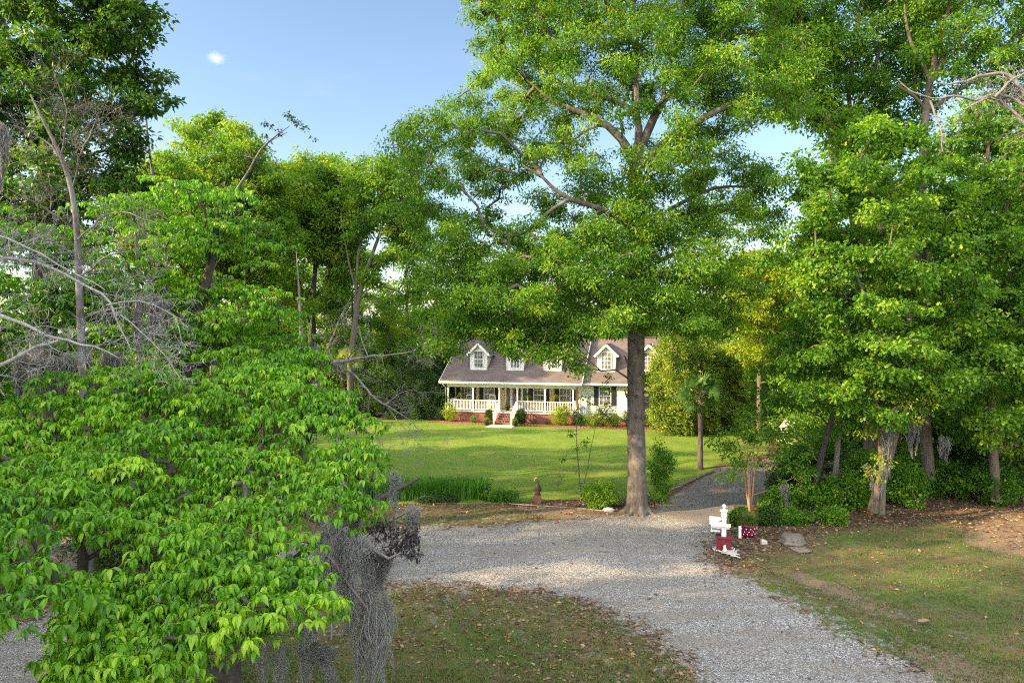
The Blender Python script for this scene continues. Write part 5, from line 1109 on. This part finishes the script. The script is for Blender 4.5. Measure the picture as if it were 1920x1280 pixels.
tree("understorey_tree", "feathery small tree with curved dark trunk behind the crape myrtle", "tree", TP([(1530, 935, .15), (1535, 880, .125), (1548, 830, .115), (1565, 770, .11), (1578, 720, .10), (1590, 690, .09), (1600, 670, .05)], 29),
     PL([(1480, 650, 60, 22), (1560, 620, 50, 22), (1620, 660, 50, 22), (1450, 690, 50, 20), (1530, 690, 45, 18), (1440, 740, 45, 18), (1490, 760, 40, 16), (1620, 740, 40, 20), (1460, 810, 40, 16), (1600, 800, 40, 20)], 29, 1.4, rng, 1), 441, dens=3.2, cr=.5, per=60, L=.15, leaf='maple', bark='dbark', tip=.01, cap=.07, droop=.6,
     limbs=[TP([(1580, 715, .06), (1560, 680, .05), (1520, 650, .03)], 29), TP([(1575, 740, .05), (1620, 700, .04), (1640, 660, .02)], 29)])
tree("understorey_tree", "small tree hung with moss and light green sprays at the woods' edge", "tree", TP([(1655, 965, .12), (1660, 910, .10), (1650, 860, .09), (1655, 800, .08), (1640, 740, .06)], 26),
     PL([(1640, 730, 50, 16), (1690, 750, 45, 16), (1600, 760, 40, 16), (1700, 800, 40, 16), (1650, 810, 40, 14), (1670, 860, 35, 14), (1640, 890, 28, 14)], 25.5, 1.0, rng, .6), 442, dens=3, cr=.38, per=55, L=.13, leaf='yellow', bark='bark', tip=.008, cap=.05)
tree("understorey_tree", "grey stemmed slim tree with dark leaves just left of the mossy one", "tree", TP([(1565, 920, .16), (1570, 880, .12), (1572, 830, .1), (1580, 770, .07)], 30),
     PL([(1560, 770, 50, 20), (1610, 840, 40, 20), (1530, 820, 40, 18), (1590, 880, 40, 18)], 30, 1.0, rng, .6), 443, dens=2, cr=.4, per=50, L=.14, leaf='maple', bark='gbark', tip=.01, cap=.06)
st = [TP([(1408 + a * .3, 958, .045), (1408 + a * .7, 900, .038), (1408 + a * 1.3, 850, .028), (1408 + a * 2.4, 810, .015)], 27.5 + b) for a, b in ((-6, -.1), (5, .1), (11, 0), (-12, .1))]
tree("crape_myrtle", "multi stemmed small tree with tan stems standing behind the mailbox", "tree", TP([(1408, 962, .06), (1407, 930, .05), (1405, 880, .04), (1402, 820, .02)], 27.5),
     PL([(1400, 800, 50, 18), (1350, 830, 38, 14), (1440, 820, 50, 18), (1480, 850, 45, 14), (1380, 860, 40, 14), (1450, 870, 40, 12), (1510, 880, 35, 12), (1360, 890, 28, 10), (1500, 915, 30, 10), (1400, 770, 35, 14)], 27.5, 1.1, rng, .6), 444, dens=7.5, cr=0.4, per=50, L=.13, leaf='maple', bark='rbark', tip=.006, cap=.03, limbs=st, droop=.4)
for k, (x, y, n, ln, d, lab) in enumerate(((1660, 790, 1500, 1.9, 25.5, "moss draped over the small tree's trunk at the woods' edge"), (1715, 790, 700, 1.3, 25.5, "pale moss beard right of the mossy small tree"), (1640, 870, 700, 1.3, 25.3, "moss tip low beside the mossy trunk"),
                                    (1775, 815, 500, 1.1, 26, "thin moss strand hanging in the dark gap at right"), (1655, 720, 700, .9, 27, "arched grey moss clump above the mossy small tree"), (1730, 700, 500, 1.5, 27, "thin moss along the leaning trunk at right"), (1475, 905, 400, 1.2, 26.5, "dark moss hanging right of the multi stemmed tree"))):
    moss(lab, [P(x - 8, y, d), P(x + 8, y + 5, d)], int(n * .45), ln, 450 + k, .10, .007, v0=.3)
sb = [(232, 1062, 1.7, .9, 'dark', .6, "dark bush seen through the gap in the foreground dogwood"), (1580, 955, .9, .75, 'maple', .5, "tall leafy bush below the feathery tree"), (1700, 950, .9, .9, 'maple', .45, "tall leafy bush right beside the mossy trunk"), (1620, 935, .9, 1.1, 'maple', .55, "tall leafy bush just left of the mossy trunk"), (1870, 945, 1.1, .9, 'maple', .35, "tall shaded bush near the right edge"), (1460, 965, .7, .6, 'maple', .5, "leafy bush beside the multi stemmed tree"),   # bushes at the edge of the woods: px, py(ground), rx, rz, leaf, vb, label
    (1560, 985, .5, .35, 'maple', .6, "low green weeds right of the grey rock mound"), (1490, 985, .6, .3, 'maple', .4, "low green weeds behind the grey rock mound"),
    (1445, 985, .45, .35, 'dark', .6, "dark grassy tuft between planter and rock mound"), (1530, 955, .8, .5, 'maple', .5, "leafy bush beneath the feathery tree's curved trunk"),
    (1600, 945, 1.0, .6, 'maple', .55, "leafy bush between the curved trunk and the mossy trunk"), (1700, 925, 1.5, .9, 'maple', .5, "spreading light bush right of the mossy trunk"),
    (1770, 930, 1.3, .8, 'maple', .35, "spreading bush in front of the dark gap at right"), (1850, 920, 1.6, .9, 'dark', .6, "dark bush under the trees near the right edge"),
    (1915, 910, 1.4, 1.1, 'dark', .6, "dark bush touching the right edge"), (1640, 900, 1.5, 1.0, 'dark', .6, "dark bush behind the mossy trunk"), (1480, 930, .9, .6, 'dark', .7, "dark bush along the driveway behind the rock mound"),
    (1390, 985, .35, .3, 'maple', .3, "small dark tuft right behind the mailbox post"), (1520, 880, 1.3, .9, 'maple', .5, "bright bush hiding the parked white car"), (1500, 900, 1.2, .8, 'dark', .7, "bushy growth beside the driveway bend")]
for k, (x, y, rx, rz, lf_, vb_, lab) in enumerate(sb):
    bush("undergrowth_bush", lab, "bush", G(x, y), (rx, rx * .8, rz), 470 + k, lf_, .13 if rx > .7 else .10, int(60 + 50 * rx), 40, "bushes along the edge of the woods", .30 if rx > .7 else .2, vb=vb_, vs=.3, aspect=.6)

# ================================================================== conifer hedge right of the house, dark hedge left of it
def conifer(name, label, loc, h, r, seed, leaf='conifer', L=.16, n=260, per=60, group=None, cat="conifer"):
    rng = np.random.default_rng(seed); loc = np.array(loc, float); root = tag(empty(name, loc), label, cat, group)
    mb = MB(); mb.tube([loc, loc + [0, 0, h * .5], loc + [0, 0, h * .95]], [.14, .1, .02], 7); 
    z = rng.random(n) ** 1.15; prof = np.where(z < .25, .75 + z, np.sqrt(np.clip(1 - (np.clip(z - .25, 0, 1) / .76) ** 1.8, 0, 1))); a = rng.uniform(0, 6.28, n); lum = 1 + .2 * np.sin(3 * a + seed + 4 * z) + .16 * np.sin(5 * a + 9 * z) + .1 * np.sin(11 * z + seed)
    rr_ = r * prof * lum * rng.uniform(.6, 1.0, n) ** .6; c = loc + np.stack([np.cos(a) * rr_, np.sin(a) * rr_, .15 + z * (h - .3)], 1)
    for k in range(0, n, 5): mb.tube([loc + [0, 0, c[k, 2] * .9], c[k]], [.02, .008], 3)
    mb.build("trunk", M['bark'], root, loc)
    lf = MB(); clump_leaves(lf, rng, c, .38 * rng.uniform(.5, 1.5, n), per, L, 1.1, T_DIA, .4, -.3, .4); lf.build("foliage", M[leaf], root, loc, attr=True); return root
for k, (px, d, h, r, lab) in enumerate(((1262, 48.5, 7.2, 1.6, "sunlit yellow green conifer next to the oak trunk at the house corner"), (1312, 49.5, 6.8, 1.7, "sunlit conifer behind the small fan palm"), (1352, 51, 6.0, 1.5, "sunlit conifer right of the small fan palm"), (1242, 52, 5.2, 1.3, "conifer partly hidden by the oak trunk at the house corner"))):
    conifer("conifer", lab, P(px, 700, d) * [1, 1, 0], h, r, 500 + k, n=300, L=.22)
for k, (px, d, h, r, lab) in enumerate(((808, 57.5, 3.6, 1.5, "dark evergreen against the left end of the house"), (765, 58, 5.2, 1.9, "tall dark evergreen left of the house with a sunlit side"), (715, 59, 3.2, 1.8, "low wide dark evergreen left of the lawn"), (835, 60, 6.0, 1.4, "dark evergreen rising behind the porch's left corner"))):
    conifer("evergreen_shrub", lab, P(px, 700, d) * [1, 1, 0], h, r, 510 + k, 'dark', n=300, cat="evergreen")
rng = np.random.default_rng(520)
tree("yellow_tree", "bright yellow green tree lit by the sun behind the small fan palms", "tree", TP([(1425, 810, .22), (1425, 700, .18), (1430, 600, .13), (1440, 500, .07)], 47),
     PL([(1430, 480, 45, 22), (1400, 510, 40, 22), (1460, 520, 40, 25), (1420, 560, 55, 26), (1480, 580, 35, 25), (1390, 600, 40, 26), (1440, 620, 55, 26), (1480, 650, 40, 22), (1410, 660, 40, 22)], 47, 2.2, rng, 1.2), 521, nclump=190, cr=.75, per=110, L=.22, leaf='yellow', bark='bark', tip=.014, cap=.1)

# ================================================================== generic woods
def proto(name, h, cr_, cz, seed, leaf, n=70, per=150, L=.34, bark='bark', crr=1.25, low=.3):
    rng = np.random.default_rng(seed); lobes = []
    for q in range(9):
        a = q * 2.4; f = q / 8; rr_ = cr_ * (.55 + .35 * math.sin(math.pi * min(1, f * 1.1 + .1))); lobes.append((np.array([math.cos(a) * rr_ * .6, math.sin(a) * rr_ * .6, h * low + (h * (1 - low) - 1) * f]), np.array([rr_ * .8, rr_ * .8, h * (1 - low) * .16])))
    vol = sum(4.19 * r[0] * r[1] * r[2] for _, r in lobes)
    return tree(name, "x y z w", "tree", np.array([[0, 0, -.05, .32], [0.1, 0, h * .3, .24], [.2, .1, h * .6, .16], [0, 0, h * .95, .05]]), lobes, seed, dens=n / vol, cr=crr, per=per, L=L, leaf=leaf, bark=bark, tip=.02, cap=.16, step=.9)
WOODS = {}
for nm, a in (('a', (19, 4.6, 0, 601, 'far')), ('b', (22, 4.2, 0, 602, 'maple')), ('c', (14, 4.2, 0, 603, 'far')), ('d', (16, 4.4, 0, 604, 'dark')), ('u', (7, 3.2, 0, 605, 'maple'))):
    WOODS[nm] = proto("woodland_tree", *a, **({'low': .08, 'n': 60, 'L': .26, 'crr': .95} if nm == 'u' else {'low': .2}))
used = set()
def put(k, x, y, s, rz, label, group):
    o = WOODS[k]
    if k in used: o = copy_tree(o)
    used.add(k); o.location = (x, y, 0); o.rotation_euler = (0, 0, rz); o.scale = (s, s, s * 1.0); o["label"] = label; o["group"] = group
rng = np.random.default_rng(610)
ORD = ("leftmost", "second from the left", "third from the left", "fourth from the left", "fifth from the left", "sixth from the left", "seventh from the left", "eighth from the left", "ninth from the left", "tenth from the left", "eleventh from the left", "twelfth from the left")
def row(keys, pts_, label, group, s=(.85, 1.1)):
    pts_ = sorted(pts_, key=lambda q: q[0] / q[1]) if group != "trees left of the frame" else pts_
    for n_, (x, y, *sc) in enumerate(pts_):
        lab = label if group == "trees left of the frame" else label + ", " + (ORD[n_] if n_ < len(pts_) - 1 else "rightmost")
        put(keys[rng.integers(len(keys))], x, y, (sc[0] if sc else 1) * rng.uniform(*s), rng.uniform(0, 6.28), lab, group)
def pxd(l): return [(*(P(q[0], 0, q[1])[:2]), *q[2:]) for q in l]
row('ac', pxd([(x, 74 + (i % 3) * 5, 1.02) for i, x in enumerate(range(760, 1430, 58))]), "far tree behind the house", "far woods behind the house")
row('u', pxd([(x, 61 + (i % 3) * 4, 1.05) for i, x in enumerate(range(330, 880, 52))]), "bushy tree in the thicket left of the lawn", "thicket left of the lawn")
row('ac', pxd([(x, 84 + (i % 2) * 6, .98 if x < 600 else .85) for i, x in enumerate(range(180, 800, 62))]), "distant tree seen between the slender trunks", "distant trees left of the lawn")
row('acb', pxd([(x, 66 + (i % 3) * 3, .78) for i, x in enumerate(range(240, 800, 70))]), "mid distance tree behind the slender trees left of the lawn", "mid distance trees left of the lawn", (.8, 1.05))
row('u', pxd([(x, 30 + (i % 3) * 4, .9) for i, x in enumerate(range(-160, 560, 85))]), "low shaded tree behind the dogwoods", "dim woods at the left")
row('bda', pxd([(1560, 44), (1640, 50), (1730, 42), (1830, 46), (1930, 40), (2050, 38), (1500, 60, .8), (1690, 62), (1800, 60), (1900, 58), (2000, 52)]), "tall tree behind the leaning maple", "woods behind the maples at right")
row('u', pxd([(1530, 42, .9), (1600, 37, .9), (1680, 36, .9), (1760, 34, .9), (1840, 33, .9), (1930, 31, .9), (1480, 52, .9), (1560, 56), (1420, 58, .9), (1370, 60, .9), (1320, 60)]), "low leafy tree under the right hand woods", "low trees under the right hand woods")
row('ba', pxd([(-150, 38, .6), (0, 46, .6), (120, 42, .6), (200, 60, .8), (-60, 30, .7)]), "tall tree behind the top left tree", "woods behind the top left tree")
row('ac', pxd([(1480, 68, 1.12), (1330, 72, 1.1), (1400, 64, 1.0)]), "sunlit distant tree right of the oak", "distant trees in the gap")
# woods outside the picture that shade the foreground
row('bda', [(-13, 3, .8), (-31, 21, 1.1), (-37, 27, .95), (-31, 31, .95), (-38, 38, .9), (-28, 25.5, .95), (-46, 42, .9), (-42, 31, 1.0), (-50, 35, .9), (-20, 9, .8), (-26, 15, .7), (-24, 6), (-30, 0), (-22, -4), (-33, 12), (-19, 1), (-27, -10), (-38, 4), (-36, -6), (-42, 10), (-16, -10), (-8, -14)], "tall shade tree standing outside the left edge", "trees left of the frame")

# ================================================================== parked car glimpsed through the leaves
c = P(1535, 0, 43) * [1, 1, 0]; root = tag(empty("parked_car", c, R(8)), "white parked car glimpsed through the leaves at the driveway's end", "car")
mb = MB(); prof = [(-2.3, .35), (2.3, .35), (2.35, .75), (2.25, .95), (1.3, 1.05), (.55, 1.62), (-1.75, 1.66), (-2.25, 1.1), (-2.35, .8)]; mb.prism(prof, -.88, .88); mb.build("body", M['carpaint'], root)
mb = MB(); mb.prism([(1.1, 1.08), (.52, 1.54), (-1.65, 1.57), (-2.0, 1.12)], -.893, .893); mb.build("window", M['glass'], root)
for x in (-1.45, 1.5):
    for y in (-.8, .8):
        mb = MB(); mb.tube([(x, y - .11, .33), (x, y + .11, .33)], .33, 20); mb.lathe((0, 0, 0), [(0, 0), (.33, 0)], 20); v = mb.V[-1]; v[:] = v[:, [0, 2, 1]] + [x, y + math.copysign(.112, y), .33]; w = mb.build("wheel", M['tyre'], root)
        mb = MB(); mb.lathe((0, 0, 0), [(0, .01), (.19, 0)], 14); v = mb.V[-1]; v[:] = v[:, [0, 2, 1]] * [1, math.copysign(1, y), 1] + [x, y + math.copysign(.116, y), .33]; mb.build("rim", M['chrome'], w)
for y in (-.65, .65):
    mb = MB(); mb.box(-2.37, -2.28, y - .15, y + .15, .85, 1.0); mb.build("tail_lamp", M['lampglass'], root)

# ================================================================== leaf litter and grass blades
rng = np.random.default_rng(700)
def inside(p, pg): return sdist(p, pg) < 0
n = 60000; d = rng.uniform(13, 34, n); x = rng.uniform(-.8, .95, n) * d; p = np.stack([x, d], 1)
gI, aI, lI = inside(p, GRAVEL), inside(p, ASPH), inside(p, LAWN); g2, g3, g1 = inside(p, GR2), inside(p, GR3), inside(p, GR1)
pr_ = np.where(gI, .025, np.where(aI, .08, np.where(lI, .004, np.where(g2, .05, np.where(g3, .45, np.where(g1, .25, .8)))))); pr_ = np.where(g3 & (d < 15.5) & (x < 0), pr_ * .35, pr_)
k = rng.random(n) < pr_; p = p[k]; n = len(p); z = np.array([hz_at(*q) for q in p]) + .025
dd = rng.normal(size=(n, 3)); dd[:, 2] *= .3; nn_ = rng.normal(size=(n, 3)) * .5; nn_[:, 2] += 1; L_ = rng.uniform(.06, .16, n)
mb = MB(); add_leaves(mb, np.concatenate([p, z[:, None]], 1), dd, nn_, L_, L_ * .5, rng.random(n), T_DIA); o = mb.build("fallen_leaves", M['litter'], attr=True); tag(o, None, None, None, 'stuff')
n = 150000; d = 13.5 + 17 * rng.random(n) ** 1.2; x = rng.uniform(-.72, .85, n) * d; p = np.stack([x, d], 1)
g2, g3, g1 = sdist(p, GR2), sdist(p, GR3), sdist(p, GR1); nz = np.sin(p[:, 0] * 1.3 + 2 * np.sin(p[:, 1] * .9)) * np.sin(p[:, 1] * 1.7 + np.sin(p[:, 0] * 1.1)) + .5 * np.sin(p[:, 0] * 4.1 + p[:, 1] * 2.2)
k = ((np.minimum(np.minimum(g2, g3), g1) < -.15) & (rng.random(n) < .25 + .35 * (nz > 0) + .2 * (d < 16))) & (sdist(p, GRAVEL) > .1)
p = p[k]; z = np.array([hz_at(*q) for q in p]); mb = MB(); blades(mb, rng, np.concatenate([p, z[:, None]], 1), int(len(p) * 1.6), .05, .085, .007, .7, (.05, 1)); o = mb.build("grass", M['grass'], attr=True); tag(o, None, None, None, 'stuff')
# curled oak leaf on the right hand grass
lf = MB(); add_leaves(lf, np.array([[0, 0, .05]]), np.array([[1., .3, .2]]), np.array([[.2, .1, 1]]), np.array([.3]), np.array([.24]), np.array([.9]), T_LOBE); o = lf.build("big_dry_leaf", M['litter'], None, attr=True); o.location = G(1728, 1172); tag(o, "single large dry tan leaf lying on the right hand grass", "leaf")

# ================================================================== small cloud
m_, nt, pr, out = newmat('cloud'); nt.nodes.remove(pr); co = obj_co(nt)
ln = nd(nt, "ShaderNodeVectorMath", {0: co}, operation='LENGTH').outputs["Value"]; nz = noise(nt, co, 2.2, 6, .7)
dn = math_(nt, 'MULTIPLY', nd(nt, "ShaderNodeMapRange", {"Value": math_(nt, 'ADD', ln, math_(nt, 'MULTIPLY', nz, 1.3)), "From Min": .55, "From Max": 1.3, "To Min": 1, "To Max": 0}).outputs[0], .022)
pv = nd(nt, "ShaderNodeVolumePrincipled", {"Color": (1, 1, 1, 1), "Density": dn, "Anisotropy": .2}); nt.links.new(pv.outputs[0], out.inputs["Volume"])
mb = MB(); mb.blob((0, 0, 0), 1.0, np.random.default_rng(800), rough=.05, ns=16, nr=10); o = mb.build("cloud", m_); o.location = P(409, 113, 1500); o.scale = (36, 26, 22); tag(o, "single small white cloud in the blue sky at upper left", "cloud")
